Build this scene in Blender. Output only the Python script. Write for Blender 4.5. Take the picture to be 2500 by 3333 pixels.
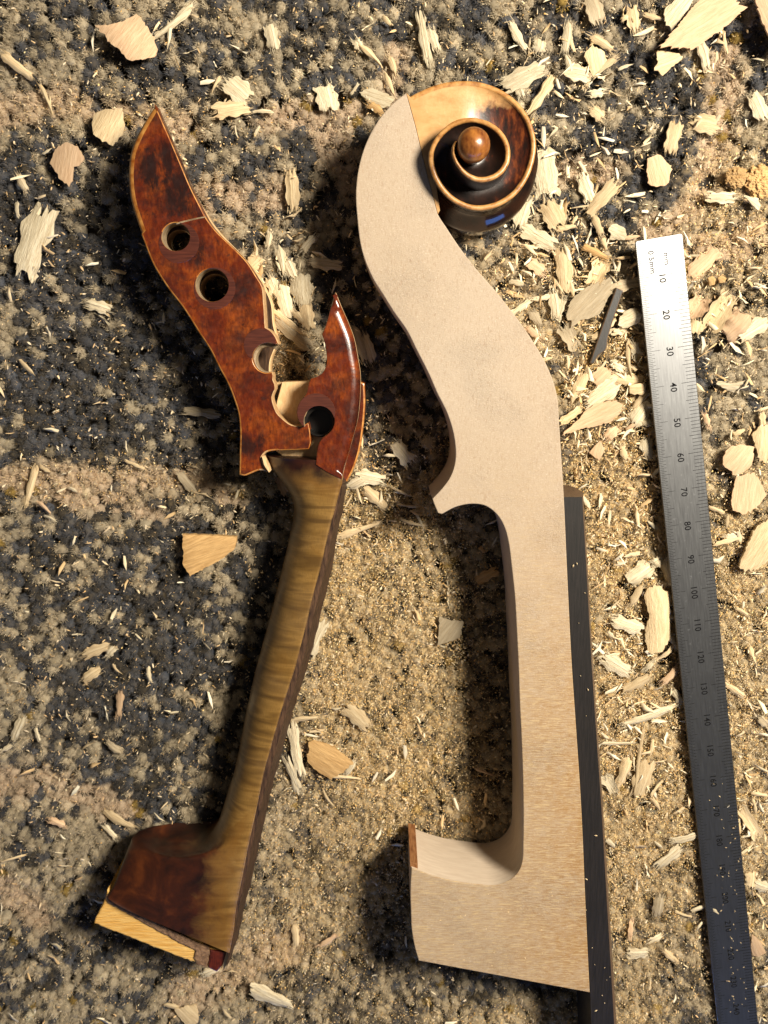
import bpy, bmesh, math, random
import numpy as np
from mathutils import Vector, Matrix
from mathutils.geometry import tessellate_polygon

for o in list(bpy.data.objects):
    bpy.data.objects.remove(o)
sc = bpy.context.scene
COL = sc.collection
MM = 0.001

# ------------------------------------------------------------------ camera
FPX, DIST, TILT = 3000.0, 268.0, math.radians(10.0)
cam_data = bpy.data.cameras.new('camera')
cam = bpy.data.objects.new('camera', cam_data)
COL.objects.link(cam)
cam_data.sensor_fit = 'VERTICAL'
cam_data.sensor_height = 24.0
cam_data.lens = FPX / 3333.0 * 24.0
cam_data.clip_start = 0.01
cam_data.clip_end = 50.0
cam.location = (0, DIST * math.sin(TILT) * MM, DIST * math.cos(TILT) * MM)
cam.rotation_euler = (-TILT, 0, 0)
cam_data.dof.use_dof = True
cam_data.dof.focus_distance = 0.245
cam_data.dof.aperture_fstop = 20.0
sc.camera = cam

# ------------------------------------------------------------------ light
world = bpy.data.worlds.new('World')
sc.world = world
world.use_nodes = True
bg = world.node_tree.nodes['Background']
bg.inputs['Color'].default_value = (1.0, 0.93, 0.86, 1)
bg.inputs['Strength'].default_value = 0.078

def lamp(kind, name, loc, energy, color, size, target=(0, 0, 0), **kw):
    d = bpy.data.lights.new(name, kind)
    d.energy = energy
    d.color = color
    if kind == 'POINT':
        d.shadow_soft_size = size
    else:
        d.shape = 'RECTANGLE'
        d.size, d.size_y = size
    o = bpy.data.objects.new(name, d)
    COL.objects.link(o)
    o.location = [c * MM for c in loc]
    o.rotation_euler = (Vector(target) - Vector(loc)).to_track_quat('-Z', 'Y').to_euler()
    return o

lamp('POINT', 'desk_lamp', (305, 205, 425), 27.5, (1.0, 0.905, 0.75), 0.072)
lamp('AREA', 'window_light', (160, -900, 215), 2.6, (0.12, 0.33, 1.0), (1.5, 0.06), (30, 80, 15))

sc.view_settings.view_transform = 'Standard'
sc.view_settings.look = 'None'
sc.view_settings.exposure = 0.0
sc.view_settings.gamma = 1.0
sc.cycles.use_denoising = True
sc.cycles.max_bounces = 6
sc.cycles.diffuse_bounces = 3
sc.cycles.glossy_bounces = 3

# ------------------------------------------------------------------ helpers
_ct, _st = math.cos(TILT), math.sin(TILT)
def W(px, py, z=0.0):
    """point (mm) at height z that stands where the photograph shows (px, py)"""
    cx, cy, cz = 0.0, DIST * _st, DIST * _ct
    a = (px - 1250.0) / FPX
    b = (1666.5 - py) / FPX
    rx, ry, rz = a, -_st + b * _ct, -_ct - b * _st
    s = (z - cz) / rz
    return (cx + s * rx, cy + s * ry, z)

def PX(x, y, z):
    """inverse of W for arrays (mm -> photograph pixels)"""
    dy, dz = y - DIST * _st, z - DIST * _ct
    dep = -(dy * _st + dz * _ct)
    return 1250 + FPX * x / dep, 1666.5 - FPX * (dy * _ct - dz * _st) / dep

def rnd_noise(seed, n=97):
    return np.random.default_rng(seed).random((n, n))
_lat = {}
def vnoise(x, y, scale, seed):
    if seed not in _lat:
        _lat[seed] = rnd_noise(seed)
    L = _lat[seed]; n = L.shape[0]
    u, v = np.asarray(x) / scale + 1000, np.asarray(y) / scale + 1000
    i, j = np.floor(u).astype(int), np.floor(v).astype(int)
    fu, fv = u - i, v - j
    fu, fv = fu * fu * (3 - 2 * fu), fv * fv * (3 - 2 * fv)
    i0, j0, i1, j1 = i % n, j % n, (i + 1) % n, (j + 1) % n
    return (L[i0, j0] * (1 - fu) + L[i1, j0] * fu) * (1 - fv) + (L[i0, j1] * (1 - fu) + L[i1, j1] * fu) * fv

class NT:
    def __init__(s, name):
        s.m = bpy.data.materials.new(name); s.m.use_nodes = True
        s.t = s.m.node_tree; s.b = s.t.nodes['Principled BSDF']
        s.out = s.t.nodes['Material Output']
    def n(s, typ, **kw):
        nd = s.t.nodes.new(typ)
        for k, v in kw.items():
            if k.startswith('i_'):
                key = k[2:]
                key = int(key) if key.isdigit() else key.replace('_', ' ')
                nd.inputs[key].default_value = v
            else:
                setattr(nd, k, v)
        return nd
    def l(s, a, b):
        s.t.links.new(a, b)
    def coords(s, scale=(1, 1, 1), rot=0.0, kind='Object'):
        tc = s.n('ShaderNodeTexCoord')
        mp = s.n('ShaderNodeMapping')
        mp.inputs['Scale'].default_value = [v * 1000 for v in scale] if kind == 'Object' else scale
        mp.inputs['Rotation'].default_value = (0, 0, rot)
        s.l(tc.outputs[kind], mp.inputs['Vector'])
        return mp.outputs['Vector']
    def noise(s, vec, scale, detail=3.0, rough=0.55, dist=0.0):
        nd = s.n('ShaderNodeTexNoise', i_Scale=scale, i_Detail=detail, i_Roughness=rough, i_Distortion=dist)
        s.l(vec, nd.inputs['Vector'])
        return nd.outputs['Fac']
    def ramp(s, fac, stops):
        nd = s.n('ShaderNodeValToRGB')
        el = nd.color_ramp.elements
        while len(el) < len(stops):
            el.new(0.5)
        for e, (p, c) in zip(el, stops):
            e.position = p
            e.color = (c, c, c, 1) if not isinstance(c, tuple) else (*c, 1)
        s.l(fac, nd.inputs['Fac'])
        return nd.outputs['Color']
    def mix(s, fac, a, b, mode='MIX'):
        nd = s.n('ShaderNodeMix', data_type='RGBA', blend_type=mode)
        for sock, v in ((nd.inputs[0], fac), (nd.inputs[6], a), (nd.inputs[7], b)):
            if isinstance(v, (int, float)):
                sock.default_value = v
            elif isinstance(v, tuple):
                sock.default_value = (*v, 1)
            else:
                s.l(v, sock)
        return nd.outputs[2]
    def math(s, op, a, b=0.0):
        nd = s.n('ShaderNodeMath', operation=op)
        for sock, v in ((nd.inputs[0], a), (nd.inputs[1], b)):
            if isinstance(v, (int, float)):
                sock.default_value = v
            else:
                s.l(v, sock)
        return nd.outputs[0]
    def attr(s, name):
        return s.n('ShaderNodeAttribute', attribute_name=name)
    def bump(s, h, strength, dist):
        nd = s.n('ShaderNodeBump', i_Strength=strength, i_Distance=dist * MM)
        s.l(h, nd.inputs['Height'])
        s.l(nd.outputs['Normal'], s.b.inputs['Normal'])
    def set(s, col=None, rough=0.6, spec=0.4, coat=0.0, coat_rough=0.1, metal=0.0):
        if col is not None:
            if isinstance(col, tuple):
                s.b.inputs['Base Color'].default_value = (*col, 1)
            else:
                s.l(col, s.b.inputs['Base Color'])
        if isinstance(rough, (int, float)):
            s.b.inputs['Roughness'].default_value = rough
        else:
            s.l(rough, s.b.inputs['Roughness'])
        s.b.inputs['Specular IOR Level'].default_value = spec
        s.b.inputs['Coat Weight'].default_value = coat
        s.b.inputs['Coat Roughness'].default_value = coat_rough
        s.b.inputs['Metallic'].default_value = metal
        return s.m

_wp = {}
def link(o, parent=None):
    """link o; its location is given in the world, the offset to the parent is worked out here"""
    COL.objects.link(o)
    _wp[o.name] = o.location.copy()
    if parent is not None:
        o.parent = parent
        o.location = o.location - _wp[parent.name]
    return o

def mesh_obj(name, verts, faces, mats, parent=None, smooth=False, midx=None, loc=None, attrs=None):
    """verts in mm"""
    me = bpy.data.meshes.new(name)
    me.from_pydata([(v[0] * MM, v[1] * MM, v[2] * MM) for v in verts], [], faces)
    for m in (mats if isinstance(mats, (list, tuple)) else [mats]):
        me.materials.append(m)
    if midx is not None:
        me.polygons.foreach_set('material_index', midx)
    if attrs:
        for k, vals in attrs.items():
            a = me.attributes.new(k, 'FLOAT', 'POINT')
            a.data.foreach_set('value', np.asarray(vals, dtype=np.float32))
    bm = bmesh.new(); bm.from_mesh(me)
    bmesh.ops.recalc_face_normals(bm, faces=bm.faces)
    bm.to_mesh(me); bm.free()
    if smooth is True:
        me.polygons.foreach_set('use_smooth', [True] * len(me.polygons))
    elif smooth:
        me.polygons.foreach_set('use_smooth', [True] * len(me.polygons))
        me.set_sharp_from_angle(angle=math.radians(smooth))
    o = bpy.data.objects.new(name, me)
    if loc is not None:
        o.location = [c * MM for c in loc]
    return link(o, parent)

def empty(name, loc=(0, 0, 0)):
    o = bpy.data.objects.new(name, None)
    o.empty_display_size = 0.005
    o.location = [c * MM for c in loc]
    return link(o)

def tag(o, label=None, cat=None, group=None, kind=None):
    for k, v in (('label', label), ('category', cat), ('group', group), ('kind', kind)):
        if v:
            o[k] = v
    return o

def smooth_loop(pts, step=9.0, corner=48.0, closed=True):
    """Catmull-Rom through pixel points, sharp where the outline turns sharply"""
    P = [np.array(p[:2], float) for p in pts]
    n = len(P)
    tang, sharp = [], []
    for i in range(n):
        a, b, c = P[i - 1], P[i], P[(i + 1) % n]
        d1, d2 = b - a, c - b
        l1, l2 = np.linalg.norm(d1) + 1e-9, np.linalg.norm(d2) + 1e-9
        ang = math.degrees(math.acos(max(-1, min(1, float(np.dot(d1, d2) / l1 / l2)))))
        s = ang > corner or (not closed and i in (0, n - 1))
        sharp.append(s)
        t = (d1 / l1 + d2 / l2)
        tang.append(t / (np.linalg.norm(t) + 1e-9))
    out = []
    for i in range(n if closed else n - 1):
        a, b = P[i], P[(i + 1) % n]
        L = np.linalg.norm(b - a)
        k = max(1, int(L / step))
        ta = (b - a) / (L + 1e-9) if sharp[i] else tang[i]
        tb = (b - a) / (L + 1e-9) if sharp[(i + 1) % n] else tang[(i + 1) % n]
        for j in range(k):
            t = j / k
            h = (2*t**3-3*t**2+1, t**3-2*t**2+t, -2*t**3+3*t**2, t**3-t**2)
            q = h[0] * a + h[1] * L * ta + h[2] * b + h[3] * L * tb
            out.append((float(q[0]), float(q[1])))
    if not closed:
        out.append(tuple(P[-1]))
    return out

def circle_px(cx, cy, r, n=40):
    return [(cx + r * math.cos(2 * math.pi * i / n), cy + r * math.sin(2 * math.pi * i / n)) for i in range(n)]

def slab(name, pts, z0, z1, mats, parent=None, bevel=0.25, steps=2, holes=(), raw=True, step=9.0,
         jitter=0.0, loc=None, hole_mat=None, corner=48.0, raw_at=None):
    """solid with the outline pts (pixels, seen at height z1), its own thickness and rounded upper edge.
    bevel: mm or function(px, py) -> mm. mats: [top, worn edge, side]"""
    if not isinstance(mats, (list, tuple)):
        mats = [mats] * 3
    if len(mats) == 2:
        mats = [mats[0], mats[1], mats[1]]
    mats = list(mats) + [hole_mat or mats[2], M_RAWEDGE if raw_at else mats[2]]
    rng = random.Random(name + str(len(pts)))
    loops = []
    for k, src in enumerate([pts] + list(holes)):
        lp = smooth_loop(src, step, corner) if (raw and k == 0) else src
        loops.append(lp)
    verts, faces, midx = [], [], []
    top_loops = []
    for k, lp in enumerate(loops):
        w = np.array([W(p[0], p[1], z1)[:2] for p in lp])
        if jitter and k == 0:
            w = w + np.array([[rng.gauss(0, jitter), rng.gauss(0, jitter)] for _ in lp])
        n = len(w)
        area = 0.5 * float(np.sum(w[:, 0] * np.roll(w[:, 1], -1) - np.roll(w[:, 0], -1) * w[:, 1]))
        d = np.roll(w, -1, 0) - w
        d /= (np.linalg.norm(d, axis=1, keepdims=True) + 1e-9)
        nl = np.stack([-d[:, 1], d[:, 0]], 1)          # left of travel
        nv = nl + np.roll(nl, 1, 0)
        nv /= np.maximum(np.linalg.norm(nv, axis=1, keepdims=True), 0.5)
        inward = nv * (1 if area > 0 else -1)
        if k > 0:
            inward = -inward
        bs = np.array([bevel(*p) if callable(bevel) else bevel for p in lp])
        if k > 0:
            bs = np.minimum(bs, 0.2)
        rings = []
        def ring(pos, z):
            base = len(verts)
            for q in range(n):
                verts.append((pos[q, 0], pos[q, 1], z if np.isscalar(z) else z[q]))
            rings.append(base)
        ring(w, z0)
        for s in range(steps + 1):
            a = s / steps * math.pi / 2
            zz = z1 - bs * (1 - math.sin(a))
            pos = w + inward * (bs * (1 - math.cos(a)))[:, None]
            ring(pos, zz)
        for r in range(len(rings) - 1):
            for q in range(n):
                q2 = (q + 1) % n
                faces.append((rings[r] + q, rings[r] + q2, rings[r + 1] + q2, rings[r + 1] + q))
                broken = raw_at is not None and k == 0 and raw_at(*lp[q])
                midx.append((3 if k > 0 else (4 if broken else 2)) if r == 0 else (4 if broken else 1))
        top_loops.append((rings[-1], n))
        if k == 0:
            bottom = (rings[0], n)
    idx, pl = [], []
    for base, n in top_loops:
        idx += list(range(base, base + n))
        pl.append([Vector((verts[i][0], verts[i][1], 0)) for i in range(base, base + n)])
    for tri in tessellate_polygon(pl):
        faces.append(tuple(idx[t] for t in tri)); midx.append(0)
    if not holes:
        faces.append(tuple(reversed(range(bottom[0], bottom[0] + bottom[1])))); midx.append(2)
    if loc is not None:
        verts = [(v[0] - loc[0], v[1] - loc[1], v[2] - loc[2]) for v in verts]
    o = mesh_obj(name, verts, faces, mats, parent, smooth=38, midx=midx, loc=loc)
    o.data.polygons.foreach_set('use_smooth', [m != 0 for m in midx])
    return o

# ------------------------------------------------------------------ materials
def make_maple():
    t = NT('pale_maple')
    v = t.coords()
    big = t.noise(v, 0.035, 3, 0.5)
    base = t.ramp(big, [(0.3, (0.43, 0.335, 0.236)), (0.52, (0.448, 0.355, 0.258)), (0.7, (0.465, 0.376, 0.28))])
    # honey coloured stain from old glue and varnish, lower part of the blank
    tc = t.n('ShaderNodeTexCoord'); sep = t.n('ShaderNodeSeparateXYZ'); t.l(tc.outputs['Object'], sep.inputs[0])
    ymask = t.n('ShaderNodeMapRange', interpolation_type='SMOOTHSTEP', i_1=0.035, i_2=-0.075); t.l(sep.outputs['Y'], ymask.inputs[0])
    xm = t.n('ShaderNodeMapRange', i_1=0.030, i_2=0.060); t.l(sep.outputs['X'], xm.inputs[0])
    stn = t.ramp(t.noise(v, 0.10, 5, 0.62, 0.8), [(0.40, 0.0), (0.58, 1.0)])
    m1 = t.math('MULTIPLY', ymask.outputs[0], xm.outputs[0])
    m2 = t.math('MULTIPLY', m1, t.math('ADD', t.math('MULTIPLY', stn, 0.75), 0.25))
    m3 = t.math('MULTIPLY', ymask.outputs[0], 0.6)
    col = t.mix(m3, base, (0.415, 0.288, 0.158))
    col = t.mix(t.math('MULTIPLY', m2, 0.95), col, (0.365, 0.20, 0.065))
    # ray fleck: fine dark dashes running with the grain, in loose clusters
    clump = t.ramp(t.noise(v, 0.13, 3, 0.6), [(0.34, 0.55), (0.62, 1.0)])
    fl = t.noise(t.coords((2.9, 0.75, 1), math.radians(-15)), 1.0, 2, 0.45, 0.8)
    fl = t.ramp(fl, [(0.53, 0.0), (0.66, 1.0)])
    head = t.math('SUBTRACT', 1.0, t.math('MULTIPLY', ymask.outputs[0], 0.85))
    ff = t.math('MULTIPLY', t.math('MULTIPLY', t.math('MULTIPLY', fl, clump), head), 0.45)
    col = t.mix(ff, col, (0.30, 0.185, 0.112))
    sh = t.ramp(t.noise(t.coords((0.9, 0.22, 1), math.radians(-30)), 0.55, 3, 0.6, 0.6), [(0.35, 0.0), (0.65, 1.0)])
    col = t.mix(t.math('MULTIPLY', sh, 0.22), col, (0.47, 0.378, 0.285))
    # silky pale flecks across the grain
    br = t.ramp(t.noise(t.coords((1.5, 3.6, 1), math.radians(10)), 1.0, 2, 0.5, 0.4), [(0.57, 0.0), (0.70, 1.0)])
    col = t.mix(t.math('MULTIPLY', t.math('MULTIPLY', br, clump), 0.6), col, (0.60, 0.50, 0.385))
    # fine wavy cross lines lower down
    ln = t.noise(t.coords((0.42, 3.4, 1), math.radians(2)), 1.0, 2, 0.5, 0.8)
    lr = t.ramp(ln, [(0.46, 0.0), (0.62, 1.0)])
    lf = t.math('MULTIPLY', t.math('MULTIPLY', t.math('MULTIPLY', lr, ymask.outputs[0]), t.math('ADD', t.math('MULTIPLY', xm.outputs[0], 0.5), 0.5)), 0.85)
    col = t.mix(lf, col, (0.31, 0.175, 0.065))
    l2 = t.ramp(t.noise(t.coords((0.30, 2.6, 1), math.radians(5)), 1.0, 1, 0.5, 0.6), [(0.56, 0.0), (0.66, 1.0)])
    col = t.mix(t.math('MULTIPLY', t.math('MULTIPLY', l2, ymask.outputs[0]), 0.75), col, (0.54, 0.40, 0.22))
    rough_patch = t.ramp(t.noise(v, 0.07, 3, 0.5), [(0.42, 0.3), (0.62, 1.0)])
    h = t.math('MULTIPLY', t.noise(t.coords((2.0, 2.6, 1), 0.5), 1.0, 5, 0.7, 1.2), rough_patch)
    t.bump(h, 0.85, 0.32)
    return t.set(col, 0.6, 0.3)

def make_heel_face():
    t = NT('planed_maple')
    v = t.coords((0.5, 0.5, 3))
    col = t.ramp(t.noise(v, 0.4, 3), [(0.3, (0.50, 0.40, 0.30)), (0.7, (0.58, 0.48, 0.37))])
    t.bump(t.noise(v, 2.0, 3), 0.2, 0.08)
    return t.set(col, 0.6, 0.3)

def make_varnish(name, stops, dark, dark_amt, rough=0.24, coat=0.5, scale=0.14, blots=()):
    t = NT(name)
    v = t.coords()
    n1 = t.noise(v, scale, 5, 0.62, 0.5)
    col = t.ramp(n1, stops)
    grain = t.ramp(t.noise(t.coords((2.6, 0.7, 1), 0.35), 0.8, 5, 0.7), [(0.36, 0.0), (0.66, 1.0)])
    col = t.mix(t.math('MULTIPLY', grain, 0.8), col, stops[0][1])
    glow = t.ramp(t.noise(t.coords((1.6, 0.5, 1), 0.35), 0.7, 5, 0.7), [(0.50, 0.0), (0.74, 1.0)])
    col = t.mix(t.math('MULTIPLY', glow, 0.3), col, tuple(min(1, c * 1.25) for c in stops[-1][1]))
    st = t.ramp(t.noise(v, 0.075, 6, 0.66, 0.7), [(0.47, 0.0), (0.64, 1.0)])
    col = t.mix(t.math('MULTIPLY', st, dark_amt), col, dark)
    for (bx, by), br in blots:      # old blackened smears in the varnish
        tc = t.n('ShaderNodeTexCoord')
        dv = t.n('ShaderNodeVectorMath', operation='DISTANCE'); t.l(tc.outputs['Object'], dv.inputs[0])
        dv.inputs[1].default_value = (bx * MM, by * MM, 0.0193)
        d = t.math('ADD', t.math('DIVIDE', dv.outputs['Value'], br * MM), t.math('MULTIPLY', t.math('SUBTRACT', t.noise(t.coords((1.3, 0.6, 1), 0.3), 0.26, 6, 0.7, 0.5), 0.5), 4.2))
        col = t.mix(t.math('MULTIPLY', t.ramp(d, [(0.25, 1.0), (1.1, 0.0)]), 0.85), col, dark)
    sp = t.ramp(t.noise(v, 0.9, 2, 0.5), [(0.64, 0.0), (0.72, 1.0)])
    col = t.mix(t.math('MULTIPLY', sp, 0.55), col, dark)
    t.bump(t.noise(v, 1.6, 4, 0.6), 0.22, 0.16)
    rr = t.ramp(t.noise(v, 0.6, 4), [(0.3, rough * 0.75), (0.7, min(1, rough * 1.6))])
    return t.set(col, rr, 0.5, coat, 0.16)

def make_plain(name, c0, c1, rough=0.6, scale=(1, 1, 1), nscale=0.4, bump=0.25, spec=0.3, coat=0.0, rot=0.0, bd=0.15, detail=4):
    t = NT(name)
    v = t.coords(scale, rot)
    col = t.ramp(t.noise(v, nscale, detail, 0.6), [(0.33, c0), (0.68, c1)])
    t.bump(t.noise(v, nscale * 2.5, 4, 0.6), bump, bd)
    return t.set(col, rough, spec, coat, 0.2)

M_MAPLE = make_maple()
M_MAPLE_SIDE = make_heel_face()
M_VARN = make_varnish('red_brown_varnish', [(0.28, (0.060, 0.008, 0.003)), (0.48, (0.140, 0.020, 0.004)), (0.70, (0.34, 0.075, 0.008))], (0.016, 0.006, 0.005), 0.8,
                      blots=[(W(590, 560, 19)[:2], 10.0), (W(495, 540, 19)[:2], 5.0), (W(570, 650, 19)[:2], 7.0), (W(640, 800, 19)[:2], 5.0), (W(750, 930, 19)[:2], 4.5), (W(820, 1450, 19)[:2], 4.0), (W(1105, 1250, 19)[:2], 3.5)])
M_EDGE = make_plain('worn_varnish_edge', (0.30, 0.085, 0.010), (0.62, 0.30, 0.075), 0.4, (1, 1, 1), 0.5, coat=0.25)
M_CREAM = make_plain('bare_cream_wood', (0.62, 0.40, 0.19), (0.76, 0.54, 0.30), 0.6, (3, 1, 1), 0.5, 0.3)
M_HOLE = make_plain('shade_toned_hole_wall', (0.16, 0.11, 0.06), (0.42, 0.32, 0.20), 0.5, (1, 1, 3), 0.4, 0.4)  # hole walls toned down to stand in for the shade inside
M_BUSH = make_plain('dark_bushing_wood', (0.045, 0.010, 0.006), (0.105, 0.026, 0.014), 0.36, (0.3, 5, 1), 0.6, 0.2, 0.5, 0.3)
M_EBONY = make_plain('ebony', (0.008, 0.007, 0.006), (0.020, 0.016, 0.014), 0.45, (6, 0.25, 1), 0.6, 0.3, 0.5)
M_BLACK = NT('black_hole_shade').set((0.006, 0.005, 0.004), 0.35, 0.5)  # near-black colour painted as the shade down the peg hole
M_RAWEDGE = make_plain('raw_broken_edge', (0.34, 0.19, 0.08), (0.60, 0.40, 0.20), 0.6, (1, 1, 2), 0.6, 0.4)
M_EBONY_EDGE = make_plain('brown_ebony_edge', (0.06, 0.035, 0.022), (0.14, 0.085, 0.05), 0.42, (6, 0.25, 1), 0.6, 0.3, 0.5)
M_GLUE_SHADE = make_plain('dark_glue_and_shade_face', (0.018, 0.010, 0.007), (0.105, 0.056, 0.030), 0.6, (2.0, 0.22, 2.0), 0.8, 0.5, 0.15, rot=-0.24)  # old glue on the joint; also painted shade inside the pegbox fragment
M_FRACT = make_plain('yellow_broken_wood', (0.70, 0.35, 0.065), (0.88, 0.57, 0.185), 0.6, (0.16, 1.6, 1), 0.8, 0.8, 0.3, rot=0.37, bd=0.4)
M_CRUST = make_plain('brown_glue_crust', (0.10, 0.055, 0.03), (0.34, 0.20, 0.11), 0.7, (1, 1, 1), 0.8, 0.9, bd=0.4)
M_REDSTAIN = make_plain('dark_red_stain', (0.045, 0.006, 0.004), (0.13, 0.02, 0.01), 0.3, (3, 1, 1), 0.6, 0.3, 0.5, 0.3)
M_BROWNVEN = make_plain('brown_varnished_strip', (0.16, 0.06, 0.022), (0.34, 0.16, 0.065), 0.4, (4, 1, 0.6), 0.5, 0.3)

def make_old_neck():
    """bare, hand-darkened neck wood with curl figure; red-brown varnish left on the heel and at the root of the pegbox"""
    t = NT('worn_neck_wood')
    v = t.coords()
    fig = t.noise(t.coords((0.05, 0.34, 0.05), math.radians(-9)), 1.0, 3, 0.5, 0.5)
    col = t.ramp(fig, [(0.34, (0.115, 0.060, 0.015)), (0.46, (0.20, 0.108, 0.026)), (0.56, (0.285, 0.160, 0.042)), (0.68, (0.15, 0.080, 0.021))])
    pores = t.ramp(t.noise(t.coords((4.5, 0.8, 2), math.radians(-14)), 1.0, 3, 0.6), [(0.52, 0.0), (0.7, 1.0)])
    col = t.mix(t.math('MULTIPLY', pores, 0.35), col, (0.085, 0.047, 0.016))
    col = t.mix(t.math('MULTIPLY', t.ramp(t.noise(v, 0.07, 4), [(0.45, 0.0), (0.7, 1.0)]), 0.35), col, (0.16, 0.10, 0.05))
    # varnish left on the heel (mask stored per point, edge broken by noise)
    a = t.attr('varnish')
    e = t.math('ADD', a.outputs['Fac'], t.math('MULTIPLY', t.math('SUBTRACT', t.noise(v, 0.13, 6, 0.65, 0.8), 0.5), 0.95))
    vm = t.ramp(e, [(0.12, 0.0), (0.9, 1.0)])
    vc = t.ramp(t.noise(v, 0.10, 5, 0.6, 0.5), [(0.36, (0.012, 0.0035, 0.002)), (0.55, (0.042, 0.0095, 0.003)), (0.75, (0.12, 0.03, 0.006))])
    col = t.mix(vm, col, vc)
    am = t.ramp(e, [(0.0, 0.0), (0.35, 1.0), (0.75, 0.0)])
    col = t.mix(t.math('MULTIPLY', am, 0.45), col, (0.20, 0.085, 0.010))
    t.bump(t.noise(t.coords((3.0, 1.0, 2), math.radians(-14)), 1.2, 4, 0.6), 0.25, 0.15)
    return t.set(col, 0.38, 0.45, 0.25, 0.25)
M_NECK = make_old_neck()

def make_scroll():
    t = NT('old_scroll_wood')
    v = t.coords()
    bare = t.ramp(t.noise(t.coords((1, 2, 1)), 0.25, 4), [(0.3, (0.46, 0.23, 0.075)), (0.6, (0.60, 0.35, 0.145)), (0.8, (0.54, 0.27, 0.08))])
    wall = t.ramp(t.noise(v, 0.2, 4), [(0.35, (0.040, 0.020, 0.010)), (0.65, (0.12, 0.060, 0.025))])
    rim = t.ramp(t.noise(v, 0.45, 5, 0.65), [(0.32, (0.22, 0.08, 0.018)), (0.48, (0.44, 0.21, 0.058)), (0.70, (0.60, 0.34, 0.12))])
    grime = t.ramp(t.noise(t.coords((1.2, 0.5, 1)), 0.35, 5, 0.65), [(0.34, (0.008, 0.005, 0.004)), (0.60, (0.022, 0.010, 0.007)), (0.74, (0.13, 0.028, 0.008))])
    red = t.ramp(t.noise(t.coords((1.6, 0.5, 1)), 0.45, 5, 0.65), [(0.36, (0.016, 0.006, 0.004)), (0.52, (0.075, 0.016, 0.006)), (0.7, (0.26, 0.065, 0.014))])
    wob = t.math('MULTIPLY', t.math('SUBTRACT', t.noise(v, 0.30, 6, 0.7, 0.5), 0.5), 1.3)
    g = t.math('ADD', t.attr('grime').outputs['Fac'], wob)
    gm = t.ramp(g, [(0.25, 0.0), (0.72, 1.0)])
    r = t.math('ADD', t.attr('reddish').outputs['Fac'], t.math('MULTIPLY', wob, 0.8))
    rm = t.ramp(r, [(0.4, 0.0), (0.7, 1.0)])
    col = t.mix(t.attr('rim').outputs['Fac'], bare, rim)
    col = t.mix(gm, col, t.mix(rm, grime, red))
    col = t.mix(t.attr('wallside').outputs['Fac'], col, wall)
    t.bump(t.noise(v, 0.9, 5, 0.6), 0.3, 0.2)
    rg = t.mix(gm, 0.42, 0.34) if False else 0.33
    return t.set(col, 0.42, 0.45, 0.18, 0.2)
M_SCROLL = make_scroll()
M_EYE = make_plain('brown_eye_varnish', (0.12, 0.030, 0.006), (0.40, 0.15, 0.028), 0.34, (1.6, 0.8, 1), 0.35, 0.2, 0.5, 0.4)
M_SCROLL_BACK = make_plain('glossy_dark_scroll_back', (0.008, 0.005, 0.004), (0.030, 0.012, 0.006), 0.16, (1, 1, 1), 0.22, 0.06, 0.5, 0.1)
_b = M_SCROLL_BACK.node_tree.nodes['Principled BSDF']
_b.inputs['Coat Weight'].default_value = 0.6
_b.inputs['Specular IOR Level'].default_value = 0.1
_b.inputs['Coat Roughness'].default_value = 0.07
M_BARE_OLD = make_plain('bare_old_maple', (0.48, 0.25, 0.085), (0.61, 0.36, 0.15), 0.42, (1, 2, 1), 0.25, 0.2, 0.4, 0.2)

def make_steel():
    t = NT('brushed_steel')
    v = t.coords((1.0, 0.05, 1))
    st = t.noise(v, 3.0, 3, 0.6)
    sp = t.ramp(t.noise(t.coords(), 0.9, 3, 0.6), [(0.62, 0.0), (0.75, 1.0)])
    rg = t.math('ADD', t.math('MULTIPLY', st, 0.10), t.math('MULTIPLY', sp, 0.10))
    rg = t.math('ADD', rg, 0.31)
    col = t.ramp(st, [(0.3, (0.235, 0.238, 0.245)), (0.7, (0.275, 0.28, 0.285))])
    t.bump(t.noise(t.coords((4, 4, 1)), 1.0, 2), 0.06, 0.05)
    return t.set(col, rg, 0.5, 0, 0.1, 1.0)
M_STEEL = make_steel()
M_MARK = NT('engraved_black').set((0.010, 0.010, 0.011), 0.9, 0.0)

def make_chip(name, c0, c1, pore, fib):
    t = NT(name)
    v = t.coords((0.25, 2.2, 1))
    col = t.ramp(t.noise(v, 0.8, 4, 0.6), [(0.30, c0), (0.66, c1)])
    oi = t.n('ShaderNodeObjectInfo')
    sh = t.n('ShaderNodeMapRange', i_3=0.72, i_4=1.08); t.l(oi.outputs['Random'], sh.inputs[0])
    hs = t.n('ShaderNodeHueSaturation'); t.l(sh.outputs[0], hs.inputs['Value']); t.l(col, hs.inputs['Color'])
    sp = t.ramp(t.noise(t.coords((1.0, 2.4, 1)), 2.0, 2), [(0.64, 0.0), (0.72, 1.0)])
    c = t.mix(t.math('MULTIPLY', sp, pore), hs.outputs['Color'], (0.20, 0.12, 0.06))
    lines = t.ramp(t.noise(t.coords((0.16, 4.2, 1)), 1.0, 3, 0.6), [(0.56, 0.0), (0.66, 1.0)])
    c = t.mix(t.math('MULTIPLY', lines, 0.25 + fib * 0.8), c, (0.30, 0.20, 0.10))
    t.bump(t.noise(v, 1.6, 3, 0.6), 0.6 + fib, 0.3)
    return t.set(c, 0.68, 0.25)
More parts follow.
